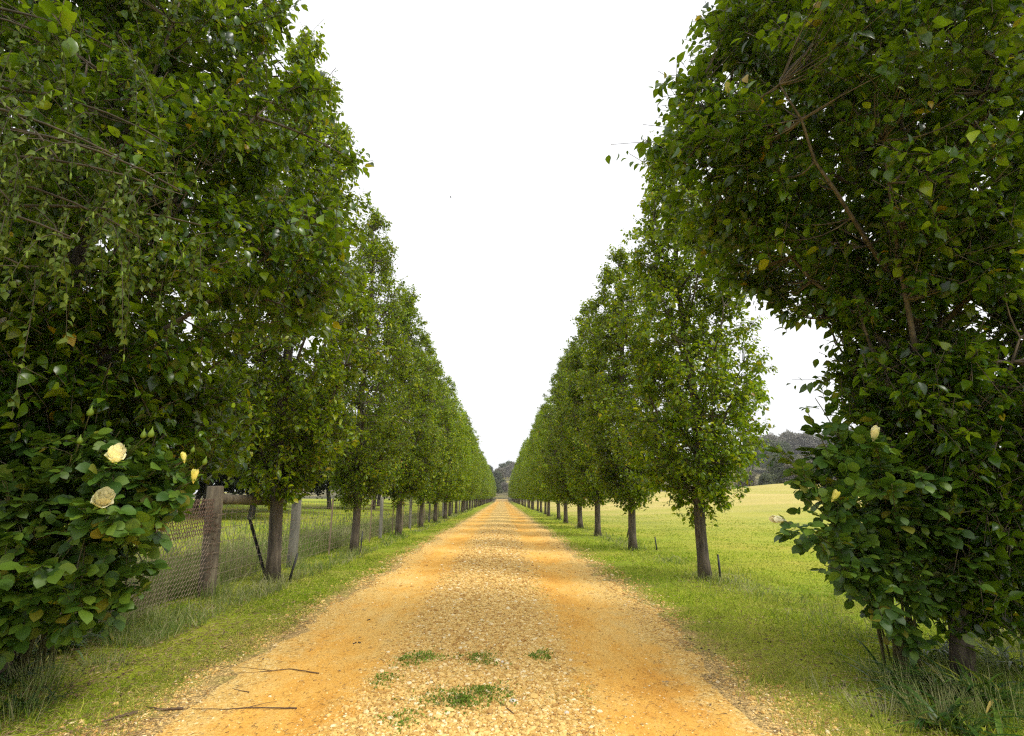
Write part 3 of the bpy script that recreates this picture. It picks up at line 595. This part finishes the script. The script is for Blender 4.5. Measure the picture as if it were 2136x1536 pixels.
# gate at the end of the road
gate = thing('farm_gate', 'low dark farm gate closing the far end of the gravel road', 'gate', (RC, 193, 0))
g = Geo()
for z in (.3, .55, .8, 1.1): g.tube([(-2.1, 0, z), (2.1, 0, z)], .03, 6)
for x in (-2.1, 0, 2.1): g.tube([(x, 0, .25), (x, 0, 1.12)], .03, 6)
g.build('frame', M['steel'], gate)
for x in (-2.35, 2.35): shift(post_geo(.1, 1.4), (x, 0, 0)).build('post', M['post'], gate)
# ------------------------------------------------------------------ rose bushes
def leaflets(g, st, rng, P, D, size):
    """compound rose leaf: five leaflets on a stalk"""
    n = len(P); side = unit(np.cross(D, [0, 0, 1.]) + rng.normal(0, .15, (n, 3))); up = np.cross(side, D); up *= np.sign(up[:, 2:3] + 1e-6)
    L = size * 2.0; S = np.broadcast_to(size, (n,)) * rng.uniform(.75, 1.2, n); nr = up + rng.normal(0, .5, (n, 3)) + [0, -.25, 0]
    tip = P + D * L * .62
    st.bars(P, tip, .0018)
    g.stamp(T_ROSE, tip, D + [0, 0, -.15] + rng.normal(0, .12, (n, 3)), nr, S * 1.12)
    for f, s in ((.52, .95), (.24, .78)):
        for sg in (-1, 1):
            q = P + D * L * f; d = D * .45 + side * sg + rng.normal(0, .15, (n, 3)) + [0, 0, -.12]
            g.stamp(T_ROSE, q, d, nr + side * sg * .15, S * s)
def bloom(name, root, p, D, size, mat, open_=1.0, lab=None, seed=0):
    rng = np.random.default_rng(seed); g = Geo(); D = unit(np.array(D, float)); X = unit(np.cross(D, [.3, .1, 1])); Y = np.cross(D, X)
    rings = [(5, .46, .55, .34), (5, .48, .84, .10), (5, .39, .95, .04), (4, .28, .99, .0), (4, .19, 1.0, -.03), (3, .10, .98, -.02)]
    if open_ < .5: rings = [(4, .30, 1.0, -.06), (3, .20, 1.02, -.05), (3, .10, 1.0, .0)]
    for ri, (n, rr, hh, fl) in enumerate(rings):
        for k in range(n):
            a0 = k / n * 2 * math.pi + ri * .7 + rng.uniform(-.15, .15); hw = math.pi / n * 1.6
            us = np.linspace(-1, 1, 7); vs = np.linspace(0, 1, 6); V = []
            hj = hh * rng.uniform(.9, 1.06)
            for v in vs:
                for u in us:
                    r = rr * (math.sin(min(v * 1.9, 1.57)) ** .8) + fl * max(0, v - .55) ** 1.4 * open_ * 1.3
                    r += .02 * abs(u) * v
                    z = hj * v * (1 - .16 * u * u * v) - fl * .8 * max(0, v - .75) ** 1.0 * open_
                    a = a0 + u * hw * (.35 + .65 * math.sin(min(v * 1.7, 1.5))) * (1 - .35 * max(0, v - .7) / .3); r += .05 * u * u * v * v
                    V.append(p + size * (D * (z * 1.5 - .35) + X * r * math.cos(a) + Y * r * math.sin(a)))
            i, j = np.meshgrid(np.arange(5), np.arange(6), indexing='ij'); q = np.stack([i * 7 + j, i * 7 + j + 1, (i + 1) * 7 + j + 1, (i + 1) * 7 + j], -1).reshape(-1, 4)
            g.add(np.array(V), q)
    o = g.build(name, mat, root); 
    if lab: o['label'] = lab
    g = Geo(); k = 5; a = np.arange(k) / k * 6.28; d = D[None] * (.75 if open_ < .5 else -.1) + np.cos(a)[:, None] * X + np.sin(a)[:, None] * Y
    g.stamp(T_MID, np.repeat((p - D * size * .1)[None], k, 0), d, np.repeat(-D[None], k, 0), size * .7, size * .4)
    g.build('sepals', M['bud'], o)
def green_bud(root, p, D, size):
    D = unit(np.array(D, float)); g = Geo(); t = np.array([0, .15, .4, .7, .9, 1.25]); r = np.array([.12, .30, .34, .22, .09, .01]); g.tube(p + D * (t * size)[:, None], r * size, 7)
    g.build('bud', M['bud'], root)
def make_rose(name, lab, base, ends, blooms, buds, seed, lsize, n_fill, fillbox):
    """ends: cane tips; everything in world coordinates"""
    rng = np.random.default_rng(seed); root = thing(name, lab, 'rose bush', tuple(base)); b0 = np.array(base, float)
    canes = Geo(); lf = Geo(); st = canes; pts = []
    def cane(tip, r=.011):
        tip = np.array(tip) - b0; s = rng.normal(0, .09, 3); s[2] = -.03; m = np.array([tip[0] * .25, tip[1] * .25, tip[2] * .75]) + rng.normal(0, .05, 3)
        P = bez(s, m, tip, 16); canes.tube(P, np.linspace(r, .0026, 16), 6); return P
    for e in ends: pts.append(cane(e)[5:])
    for (p, D, *_r) in blooms: P = cane(p, .009); pts.append(P[6:]); pts.append(P[10:])
    for (p, D, *_r) in buds: P = cane(p, .007); pts.append(P[7:-1])
    A = np.vstack([P[np.minimum((np.linspace(0, len(P) - 1.01, len(P) * 2)).astype(int), len(P) - 1)] for P in pts])
    A = A[A[:, 2] > .25]
    # side sprigs filling the bush
    c = []
    while len(c) < n_fill:
        q = fillbox(rng)
        if q is not None: c.append(np.array(q) - b0)
    c = np.array(c); k = ((c[:, None] - A[None]) ** 2).sum(-1).argmin(1); bs = A[k]
    for a, b in zip(bs, c):
        m = (a + b) / 2 + [0, 0, .04]; canes.tube(bez(a, m, b, 4), [.005, .004, .003, .002], 4, False)
    P = np.vstack([np.repeat(A, 1, 0), np.repeat(c, 3, 0)]); n = len(P)
    od = P - np.array([0, 0, .55]); od[:, 2] = od[:, 2] * .3 - .12; od = unit(od)
    D = unit(od * .7 + rand_unit(rng, n) * .8 + [0, -.15, .05])
    leaflets(lf, st, rng, P + rng.normal(0, .02, P.shape), D, lsize)
    canes.build('canes', M['cane'], root); lf.build('foliage', M['rose'], root)
    for i, (p, D, size, mt, op, bl) in enumerate(blooms): bloom('flower', root, np.array(p) - b0, D, size, M[mt], op, bl, seed + i)
    for (p, D, size) in buds: green_bud(root, np.array(p) - b0, D, size)
    return root
def blob_box(spec):                         # (px, py, Y, rx, ry, rz) ellipsoids
    def f(rng):
        px, py, Y, rx, ry, rz = spec[rng.integers(0, len(spec))]; c = at(px, py, Y); u = rng.normal(size=3); u /= np.linalg.norm(u); u *= rng.uniform(.3, 1) ** .5
        q = c + u * [rx, ry, rz]; return q if q[2] > .2 else None
    return f
bl = on_ground(85, 1395)
Yl = 3.3
make_rose('rose_bush', 'leafy rose bush with open cream roses in front of the netting', (bl[0], bl[1] - .1, 0),
    [at(30, 760, 3.5), at(320, 985, 3.3), at(375, 1020, 3.4), at(60, 900, 3.4), at(250, 900, 3.4), at(-60, 950, 3.2), at(150, 950, 3.1), at(350, 1090, 3.4), at(10, 1040, 3.1)],
    [(at(240, 958, 3.05), (.25, -.35, .9), .078, 'petal', 1.0, 'upper cream rose in full bloom'), (at(210, 1050, 3.0), (.6, -.42, .75), .082, 'petal', 1.0, 'lower cream rose in full bloom'),
     (at(404, 1003, 3.3), (.2, -.3, 1), .058, 'petal_y', .2, 'half open yellow bud at the bush tip'), (at(384, 962, 3.3), (-.1, -.3, 1), .046, 'petal_y', .2, 'small yellow bud above the other')],
    [(at(186, 868, 3.2), (.1, 0, 1), .055), (at(298, 915, 3.2), (0, 0, 1), .05), (at(313, 913, 3.2), (.1, 0, 1), .055), (at(165, 926, 3.1), (0, 0, 1), .045), (at(425, 970, 3.3), (.2, 0, 1), .045), (at(30, 765, 3.4), (0, 0, 1), .05), (at(400, 945, 3.4), (.2, 0, 1), .04)],
    5, .078, 330, blob_box([(40, 1080, 3.5, .55, .5, .42), (190, 1110, 3.4, .45, .4, .38), (275, 1060, 3.4, .25, .3, .25), (120, 1260, 3.7, .35, .3, .15), (5, 1265, 3.6, .3, .3, .22), (100, 980, 3.5, .5, .4, .28), (-60, 1050, 3.3, .4, .4, .4), (180, 1200, 3.5, .35, .3, .2), (60, 1180, 3.6, .45, .4, .25)]))
br = on_ground(1900, 1400)
make_rose('rose_bush', 'open branched rose bush with closed cream rosebuds below the right pear tree', (br[0], br[1], 0),
    [at(1612, 930, 3.7), at(1700, 830, 3.7), at(1760, 960, 3.6), at(1830, 880, 3.7), at(1680, 1040, 3.6), at(1930, 980, 3.6), at(1990, 1060, 3.6), at(1720, 1180, 3.6), at(1800, 1250, 3.7), at(1650, 985, 3.6), at(1740, 900, 3.8), at(1690, 1110, 3.5), at(1860, 1010, 3.5), at(2040, 1150, 3.7)],
    [(at(1822, 915, 3.5), (-.1, -.6, .8), .075, 'petal', .2, 'pale cream rosebud high in the bush'), (at(1634, 1085, 3.5), (-.9, -.2, .1), .075, 'petal', .2, 'cream rosebud at the end of a long left cane'), (at(1737, 1043, 3.6), (.4, -.3, .8), .06, 'petal_y', .2, 'small yellow rosebud inside the bush')],
    [(at(1628, 943, 3.6), (-.1, 0, 1), .05), (at(1685, 862, 3.6), (0, 0, 1), .045)],
    6, .076, 105, blob_box([(1900, 1120, 3.9, .38, .35, .35), (1830, 1000, 3.9, .30, .3, .3), (1800, 1160, 3.9, .22, .25, .22), (1960, 1060, 4.0, .4, .35, .35), (1860, 1200, 3.9, .26, .25, .2), (1740, 980, 3.8, .18, .2, .2)]))
# ------------------------------------------------------------------ grass
T_BLADE = ([(-.5, 0, 0), (.5, 0, 0), (-.36, .55, .0), (.36, .55, .0), (0, 1, 0)], [[2, 3, 4]], [[0, 1, 3, 2]])
def ground_z(x, y):
    return np.asarray(height(x, y))
def scatter(rng, n, x0, x1, y0, y1, power=2.0):
    """more points near the camera: density falls with distance"""
    u = rng.uniform(size=n); a, b = y0 ** (1 - power + 1e-6), y1 ** (1 - power + 1e-6); y = (a + (b - a) * u) ** (1 / (1 - power + 1e-6))
    return rng.uniform(x0, x1, n), y
def blades(name, lab, mat, seed, regions, keep=None):
    rng = np.random.default_rng(seed); g = Geo()
    for (n, x0, x1, y0, y1, h0, h1, wf, lean) in regions:
        x, y = scatter(rng, n, x0, x1, y0, y1)
        # rough field clipped to what a photographer standing here or a step aside can see
        m = np.abs(x) < y * 1.25 + 1.5
        if keep is not None: m &= keep(rng, x, y)
        x, y = x[m], y[m]; k = len(x); d = np.hypot(x, y)
        patch = .75 + .5 * (vnoise(x, y, .9, 4) * .5 + .5)
        H = rng.uniform(h0, h1, k) * patch; W = np.maximum(wf, .00105 * d) * rng.uniform(.7, 1.3, k)
        D = rng.normal(0, lean, (k, 3)); D[:, 2] = 1
        ang = rng.uniform(0, 6.28, k); Nn = np.stack([np.cos(ang), np.sin(ang), 0 * ang], -1)
        V0 = g.n; g.stamp(T_BLADE, np.stack([x, y, np.where(np.abs(x - RC) < RW * .8, road_z(x, y), ground_z(x, y)) - .006], -1), D, Nn, H, W)
        V = g.V[-1].reshape(k, 5, 3); bend = rng.normal(0, .35, (k, 2)) * H[:, None]
        V[:, 4, :2] += bend; V[:, 2:4, :2] += bend[:, None] * .3; V[:, 4, 2] -= np.abs(bend).sum(1) * .3
    tag(g.build(name, mat, None, False), lab, kind='stuff'); return g
def keep_verge(rng, x, y):
    u = np.abs(x - RC) / RW + .10 * vnoise(x, y, 1.1, 8) + .05 * vnoise(x, y, 4.5, 9)
    hole = vnoise(x, y, .8, 14) * .6 + vnoise(x, y, 2.3, 15) * .4
    return (u > 1.0 + rng.exponential(.09, len(x))) & (hole < .26 + rng.normal(0, .18, len(x)))
blades('lawn_grass', 'short mown yellow green grass blades of lawn and verges', M['lawn'], 3,
       [(150000, 1.5, 14, 3.0, 40, .02, .06, .0035, .6), (125000, -4.0, -1.9, 3.0, 45, .02, .06, .003, .7), (2500, 1.5, 9, 3, 16, .06, .16, .004, .4), (2500, -4, -2, 3, 16, .06, .16, .004, .4), (26000, 1.5, 4.3, 3.0, 70, .04, .10, .004, .35)], keep_verge)
blades('lawn_weeds', 'darker green coarse weed patches in the mown grass', M['weed'], 8,
       [(26000, 1.6, 14, 3.0, 30, .02, .07, .006, .9), (9000, -3.7, -2.0, 3.0, 30, .02, .07, .006, .9)],
       lambda rng, x, y: keep_verge(rng, x, y) & (vnoise(x, y, 1.0, 51) * .6 + vnoise(x, y, 2.6, 52) * .5 > .28 + rng.normal(0, .08, len(x))))
blades('road_seedlings', 'sparse seedlings and grass shoots along the stony crown of the road', M['weed'], 12,
       [(26000, -.95, .6, 2.9, 60, .012, .035, .003, .9)], lambda rng, x, y: vnoise(x, y * .6, 1.3, 61) * .6 + vnoise(x, y, 4.0, 62) * .5 > .50 + rng.normal(0, .07, len(x)))
blades('tall_grass', 'long pale seeding grass along the wire fence', M['tall'], 4,
       [(6000, -4.0, -3.85, 4.0, 40, .10, .3, .004, .22), (30000, -5.8, -4.05, 3.0, 40, .22, .58, .004, .22), (30000, -13, -4.2, 3, 40, .12, .40, .005, .3), (9000, -3.95, -3.0, 5, 60, .05, .22, .004, .3), (9000, 2.4, 4.2, 5, 60, .04, .16, .004, .4)],
       lambda rng, x, y: ((x < -4) & (vnoise(x, y, .45, 44) + .9 * vnoise(x, y, 1.6, 45) > -.75 + sstep(-8, -13, x) + rng.normal(0, .3, len(x)))) | (rng.uniform(size=len(x)) < np.exp(-((np.abs(x - .1) - 3.3) / .38) ** 2) * np.clip(.5 + vnoise(x, y, .9, 41), 0, 1)))
# tufts round the trunks, along the posts and at the rose feet
def tuft_geo(rng, g, x, y, n, r, h, w, lean=.45):
    a = rng.uniform(0, 6.28, n); rr = r * rng.uniform(0, 1, n) ** .6; px, py = x + rr * np.cos(a), y + rr * np.sin(a)
    D = np.stack([np.cos(a) * lean * rng.uniform(0, 1.4, n), np.sin(a) * lean * rng.uniform(0, 1.4, n), np.ones(n)], -1) + rng.normal(0, .12, (n, 3))
    g.stamp(T_BLADE, np.stack([px, py, ground_z(px, py) - .01], -1), D, np.stack([np.cos(a), np.sin(a), .2 * np.ones(n)], -1), h * rng.uniform(.5, 1.2, n), w * rng.uniform(.7, 1.3, n))
rng = np.random.default_rng(77)
gt = Geo()
for k, y in enumerate(YR[:14]): tuft_geo(rng, gt, XR, y, 170, .28, .16, .005)
for k, y in enumerate(YL[:14]): tuft_geo(rng, gt, XL, y, 190, .30, .18, .005)
for y in (YP1, 10.35, 5.7): tuft_geo(rng, gt, FX + .05, y, 240, .3, .32, .005)
for (px, py, n, r, h) in ((30, 1500, 160, .2, .2), (-40, 1400, 260, .3, .36), (90, 1430, 200, .25, .24), (230, 1390, 150, .2, .14), (10, 1330, 240, .3, .36), (250, 1300, 200, .25, .2), (330, 1290, 200, .25, .16),
        (2000, 1400, 260, .25, .26), (2120, 1360, 300, .3, .36), (2080, 1500, 300, .25, .26), (1890, 1440, 220, .22, .22), (1800, 1400, 160, .25, .14), (2180, 1440, 300, .3, .4), (1960, 1500, 240, .22, .2), (1850, 1500, 200, .22, .14), (2060, 1340, 200, .2, .4), (1720, 1440, 140, .25, .10)):
    p = on_ground(px, py); tuft_geo(rng, gt, p[0], p[1], n, r, h, .0045, .8)
tag(gt.build('trunk_foot_grass', M['tall'], None, False), 'uncut grass left around the tree feet and fence posts', kind='stuff')
# countable grass tufts in the crown of the road
RT = [((990, 1470), 1000, .19, .06, 'largest green weed patch in the middle of the road, nearest the camera'), ((885, 1385), 520, .13, .09, 'tufty green grass patch on the left of the road crown'),
      ((1012, 1385), 380, .13, .06, 'sparse green weed patch beside two white stones'), ((1128, 1378), 260, .09, .05, 'small green tuft right of the road centre'), ((800, 1425), 160, .09, .05, 'thin weed patch left of the big central one'),
      ((1010, 1190), 620, .22, .10, 'dark grass tuft farther up the road centre'), ((1045, 1126), 520, .32, .10, 'distant low grass tuft on the road crown'), ((860, 1510), 260, .12, .04, 'low weeds at the bottom edge left of centre'), ((1050, 1090), 500, .5, .10, 'far grass streak on the road crown')]
for (px, py), n, r, h, lab in RT:
    p = on_ground(px, py); g = Geo(); k = max(3, int(n / 130))
    for _ in range(k):
        a = rng.uniform(0, 6.28); q = r * rng.uniform(0, 1.2); tuft_geo(rng, g, q * 1.3 * math.cos(a), q * math.sin(a), int(n / k), r * .55, h, .0042 + .0006 * p[1], .9)
    if p[1] < 6:
        m = int(n * 1.5); nc = 9; cc = rng.normal(0, r * .62, (nc, 2)) * [1.25, 1.0]; ws = rng.uniform(.10, .6, nc) * r; ci = rng.integers(0, nc, m)
        q2 = cc[ci] + rng.normal(0, 1, (m, 2)) * ws[ci][:, None]; P = np.column_stack([q2, rng.uniform(.004, h * .55, m) * np.exp(-(q2 ** 2).sum(1) / (r * r))])
        g.stamp(T_LOW, P, rand_unit(rng, m) + [0, 0, .3], rand_unit(rng, m) * .5 + [0, 0, 1], rng.uniform(.009, .022, m))
    o = g.build('grass_tuft', M['weed'] if 'weed' in M else M['tall'], None, False, loc=(p[0], p[1], float(road_z(p[0], p[1])))); tag(o, lab, 'grass tuft', 'weed tufts on the road crown')
# strap leaved clumps (agapanthus like) at the rose feet
def strap_clump(x, y, n, length, width, lab, seed):
    rng = np.random.default_rng(seed); g = Geo()
    for _ in range(n):
        a = rng.uniform(0, 6.28); L = length * rng.uniform(.5, 1.15); up = rng.uniform(.35, 1.1); w = width * rng.uniform(.6, 1.2); s = np.linspace(0, 1, 7)
        o = rng.normal(0, .07, 2); outd = L * (s * math.cos(up)) + .1 * L * s * s; z = L * (s * math.sin(up) - rng.uniform(.45, .95) * s * s * math.sin(up)) ; z = np.maximum(z, .012 * s + .005)
        c = np.stack([o[0] + outd * math.cos(a), o[1] + outd * math.sin(a), z], -1); nn = np.array([-math.sin(a), math.cos(a), 0])
        ww = w * np.array([.55, .85, 1, 1, .85, .55, .04])[:, None]; Lf, Rt = c - nn * ww, c + nn * ww; c2 = c - [0, 0, .25 * w]
        V = np.stack([Lf, c2, Rt], 1).reshape(-1, 3); i = np.arange(6)
        q = np.vstack([np.stack([i * 3, i * 3 + 1, i * 3 + 4, i * 3 + 3], -1), np.stack([i * 3 + 1, i * 3 + 2, i * 3 + 5, i * 3 + 4], -1)]); g.add(V, q)
    tag(g.build('strap_leaf_plant', M['strap'], None, True, loc=(x, y, 0)), lab, 'plant', 'strap leaved clumps at the rose feet')
for i, (px, py, n, L, w, lab) in enumerate([(1900, 1440, 60, .45, .010, 'arching strap leaved clump directly below the right rose bush'), (2040, 1470, 110, .55, .011, 'dense strap leaved clump at the lower right corner'), (2110, 1400, 60, .5, .010, 'strap leaved clump behind the lower right corner one'),
        (1960, 1380, 50, .5, .008, 'strap leaved clump against the right tree foot'), (1990, 1525, 50, .42, .013, 'broad leaved clump with a yellow blade at the bottom right'), (40, 1350, 110, .6, .009, 'strap leaved clump at the left edge below the roses'), (120, 1360, 100, .5, .009, 'strap leaved clump at the foot of the left rose canes'),
        (180, 1330, 40, .4, .009, 'thin strap leaved clump right of the left rose canes'), (60, 1480, 40, .32, .008, 'low strap leaved clump in the lower left corner'), (-20, 1440, 60, .45, .009, 'strap leaved clump cut by the left frame edge')]):
    p = on_ground(px, py); strap_clump(p[0], p[1], n, L, w, lab, 200 + i)
# ------------------------------------------------------------------ gravel, stones, clods, litter
def ico():
    t = (1 + 5 ** .5) / 2; v = unit(np.array([(-1, t, 0), (1, t, 0), (-1, -t, 0), (1, -t, 0), (0, -1, t), (0, 1, t), (0, -1, -t), (0, 1, -t), (t, 0, -1), (t, 0, 1), (-t, 0, -1), (-t, 0, 1)], float))
    f = [(0, 11, 5), (0, 5, 1), (0, 1, 7), (0, 7, 10), (0, 10, 11), (1, 5, 9), (5, 11, 4), (11, 10, 2), (10, 7, 6), (7, 1, 8), (3, 9, 4), (3, 4, 2), (3, 2, 6), (3, 6, 8), (3, 8, 9), (4, 9, 5), (2, 4, 11), (6, 2, 10), (8, 6, 7), (9, 8, 1)]
    return v, np.array(f)
IV, IF = ico()
def stones(g, rng, P, S, flat=.6):
    n = len(P); V = IV[None] * rng.uniform(.72, 1.2, (n, 12, 1)); sc3 = rng.uniform(.65, 1.25, (n, 1, 3)) * [1, 1, flat]; V = V * sc3; a = rng.uniform(0, 6.28, n); c, s = np.cos(a)[:, None], np.sin(a)[:, None]
    V = np.stack([V[..., 0] * c - V[..., 1] * s, V[..., 0] * s + V[..., 1] * c, V[..., 2]], -1) * S[:, None, None] + P[:, None]
    g.add(V.reshape(-1, 3), (np.arange(n)[:, None, None] * 12 + IF[None]).reshape(-1, 3))
g = Geo(); n = 110000
x, y = scatter(rng, n, RC - RW * 1.22, RC + RW * 1.22, 2.9, 26, 2.2)
u = np.abs(x - RC) / RW; keepm = rng.uniform(size=n) < (.95 * np.exp(-(u / .36) ** 4) + .55 * np.exp(-((u - 1.0) / .13) ** 2) * (vnoise(x, y, 1.4, 31) > -.3) + .045)
x, y = x[keepm], y[keepm]; S = (rng.gamma(2.0, .0021, len(x)) + .0026) * np.clip(y / 5, .9, 2.4); S = np.minimum(S * (1 + .35 * (np.abs(x - RC) < .75)), .034)
rz = np.maximum(road_z(x, y), ground_z(x, y)); stones(g, rng, np.stack([x, y, rz + S * .15], -1), S)
tag(g.build('gravel', M['pebble'], None, False), 'loose pale gravel along the crown and edges of the road', kind='stuff')
ST = [((1070, 1478), .026, 'rounded cream stone right of the largest weed patch'), ((1048, 1393), .018, 'white stone beside the sparse weed patch'), ((1046, 1402), .014, 'flat white stone just below its white twin'), ((1022, 1440), .013, 'small white pebble above the largest weed patch'), ((300, 1440), .02, 'pale stone at the left gravel edge'), ((1182, 1498), .018, 'flat yellowish stone right of the centre at the bottom')]
for (px, py), s, lab in ST:
    p = on_ground(px, py); g = Geo(); stones(g, rng, np.array([[0, 0, s * .35]]), np.array([s]), .7)
    o = g.build('stone', flat_mat('pale_stone', [(0, (.55, .45, .30)), (1, (.85, .78, .66))], .7), None, True, loc=(p[0], p[1], float(road_z(p[0], p[1])))); o.modifiers.new('sub', 'SUBSURF').levels = 1; o.modifiers['sub'].render_levels = 2
    tag(o, lab, 'stone', 'larger stones on the road')
g = Geo(); P = []
for (px, py, n, r) in ((330, 1280, 260, .35), (450, 1245, 60, .15), (575, 1212, 60, .2), (640, 1170, 40, .15), (1500, 1335, 26, .4), (1680, 1355, 22, .4), (1860, 1470, 160, .25), (90, 1410, 160, .3), (1478, 1210, 160, .25), (572, 1210, 160, .3), (1322, 1148, 90, .25), (740, 1150, 90, .3), (1620, 1212, 3, .02), (768, 1293, 3, .015), (743, 1341, 4, .02)):  # soil crumbs; those at the trunk feet are added as contact shade
    p = on_ground(px, py); P.append(np.stack([p[0] + rng.normal(0, r, n), p[1] + rng.normal(0, r, n), np.full(n, .008)], -1))
P = np.vstack(P); P[:, 2] = np.maximum(ground_z(P[:, 0], P[:, 1]), road_z(P[:, 0], P[:, 1]) * (np.abs(P[:, 0] - RC) < RW)) + .005; stones(g, rng, P, rng.uniform(.004, .014, len(P)), .6)
tag(g.build('soil_and_shade_clods', M['clod'], None, False), 'dark crumbs of dug soil in the verge, some darkening tree feet as contact shade', kind='stuff')
g = Geo(); n = 4600; x = np.concatenate([rng.normal(-3.3, .6, 2600), rng.normal(2.9, .6, 2000)]); y = 3 + rng.exponential(2.6, n); k = n
z = np.maximum(ground_z(x, y), road_z(x, y)) + .012; g.stamp(T_MID, np.stack([x, y, z], -1), rng.normal(0, 1, (k, 3)) * [1, 1, .15], rng.normal(0, .3, (k, 3)) + [0, 0, 1], rng.uniform(.015, .05, k), rng.uniform(.01, .028, k))
tag(g.build('fallen_leaves', M['dry'], None, False), 'brown fallen leaves and dry bits in the verges', kind='stuff')
g = Geo(); n = 15000; x = np.concatenate([rng.uniform(-4.0, -1.9, 9000), rng.uniform(1.4, 4.5, 6000)]); y = 2.9 + rng.exponential(3.0, n); hole = vnoise(x, y, .8, 14) * .6 + vnoise(x, y, 2.3, 15) * .4
m = hole > .0 + rng.normal(0, .25, n); x, y = x[m], y[m]; n = len(x); a = rng.uniform(0, 6.28, n); L = rng.uniform(.015, .06, n) * (1 + y / 12)
A = np.stack([x, y, np.maximum(ground_z(x, y), road_z(x, y)) + .008], -1); g.bars(A, A + np.stack([np.cos(a) * L, np.sin(a) * L, rng.uniform(-.004, .02, n)], -1), .0014)
tag(g.build('dry_thatch', M['dry'], None, False), 'dead straw and brown thatch lying in the thin patches of the verges', kind='stuff')
# dark organic crumbs and twiglets on the road
g = Geo(); n = 2600; x, y = scatter(rng, n, RC - RW * 1.05, RC + RW * 1.05, 2.9, 18, 2.2); a = rng.uniform(0, 6.28, n); L = rng.uniform(.008, .035, n)
z = road_z(x, y) + .006; A = np.stack([x, y, z], -1); g.bars(A, A + np.stack([np.cos(a) * L, np.sin(a) * L, rng.uniform(0, .006, n)], -1), .0013)
tag(g.build('twig_litter', M['stick'], None, False), 'tiny dark twiglets littered over the gravel', kind='stuff')
def stick(pts, r, lab, fork=None):
    W = [on_ground(px, py) for px, py in pts]; o = W[0]; P = []
    for i in range(len(W)):
        P.append([W[i][0] - o[0], W[i][1] - o[1], float(max(road_z(W[i][0], W[i][1]), height(W[i][0], W[i][1]))) + r * 1.2])
    P = np.array(P); t = np.linspace(0, len(P) - 1, 6 * len(P)); Q = np.stack([np.interp(t, np.arange(len(P)), P[:, a]) for a in range(3)], -1) + rng.normal(0, r * .35, (len(t), 3)) * [1, 1, .3]
    g = Geo(); g.tube(Q, np.linspace(r, r * .35, len(Q)), 6)
    if fork:
        a = Q[int(len(Q) * fork[0])]; w = on_ground(*fork[1]); e = np.array([w[0] - o[0], w[1] - o[1], a[2]]); g.tube(bez(a, (a + e) / 2 + [0, .01, .004], e, 6), np.linspace(r * .6, r * .2, 6), 5)
    tag(g.build('stick', M['stick'], None, True, loc=(o[0], o[1], 0)), lab, 'stick', 'fallen sticks on the road')
stick([(665, 1404), (605, 1396), (560, 1403), (495, 1406)], .004, 'thin wavy stick lying across the left wheel track', (.6, (470, 1392)))
stick([(620, 1478), (520, 1478), (470, 1484), (400, 1482)], .0045, 'long thin forked stick near the bottom left of the road', (.35, (575, 1466)))
stick([(380, 1482), (340, 1484), (302, 1478)], .008, 'short thick dark stick at the left gravel edge')
stick([(285, 1492), (250, 1500), (212, 1512)], .012, 'thick pale dead stalk at the lower left edge')
stick([(520, 1447), (500, 1443), (484, 1438)], .003, 'tiny bent twig between the two long sticks')
stick([(1072, 1505), (1030, 1470)], .003, 'short twig in the largest weed patch')
# bird far off in the sky
p = at(940, 412, 60); g = Geo(); g.tube([p * 0 + [-.12, 0, 0], [-.04, 0, .02], [.05, 0, .02], [.14, 0, 0]], [.008, .04, .035, .01], 7)
b = thing('bird', 'tiny dark bird flying in the white sky over the road', 'bird', tuple(p)); g.build('body', M['steel'], b)
for s in (-1, 1):
    g = Geo(); g.add([(-.05, 0, .03), (.06, 0, .03), (.02, s * .14, .10), (-.06, s * .14, .10), (-.04, s * .30, .04)], [[0, 1, 2, 3]], [[3, 2, 4]]); g.build('wing', M['steel'], b, False)

# ------------------------------------------------------------------ pale moist air over the whole valley
g = Geo(); g.box((0, 620, 70), (2400, 1600, 260)); hz, t, N, L = new_mat('pale_air'); v = N('ShaderNodeVolumePrincipled'); v.inputs['Color'].default_value = (.93, .95, .97, 1)
v.inputs['Density'].default_value = .00035; v.inputs['Anisotropy'].default_value = .3; o = N('ShaderNodeOutputMaterial'); L(v.outputs[0], o.inputs['Volume'])
tag(g.build('haze', hz, None, False), 'thin pale haze that softens the far hills', kind='stuff')
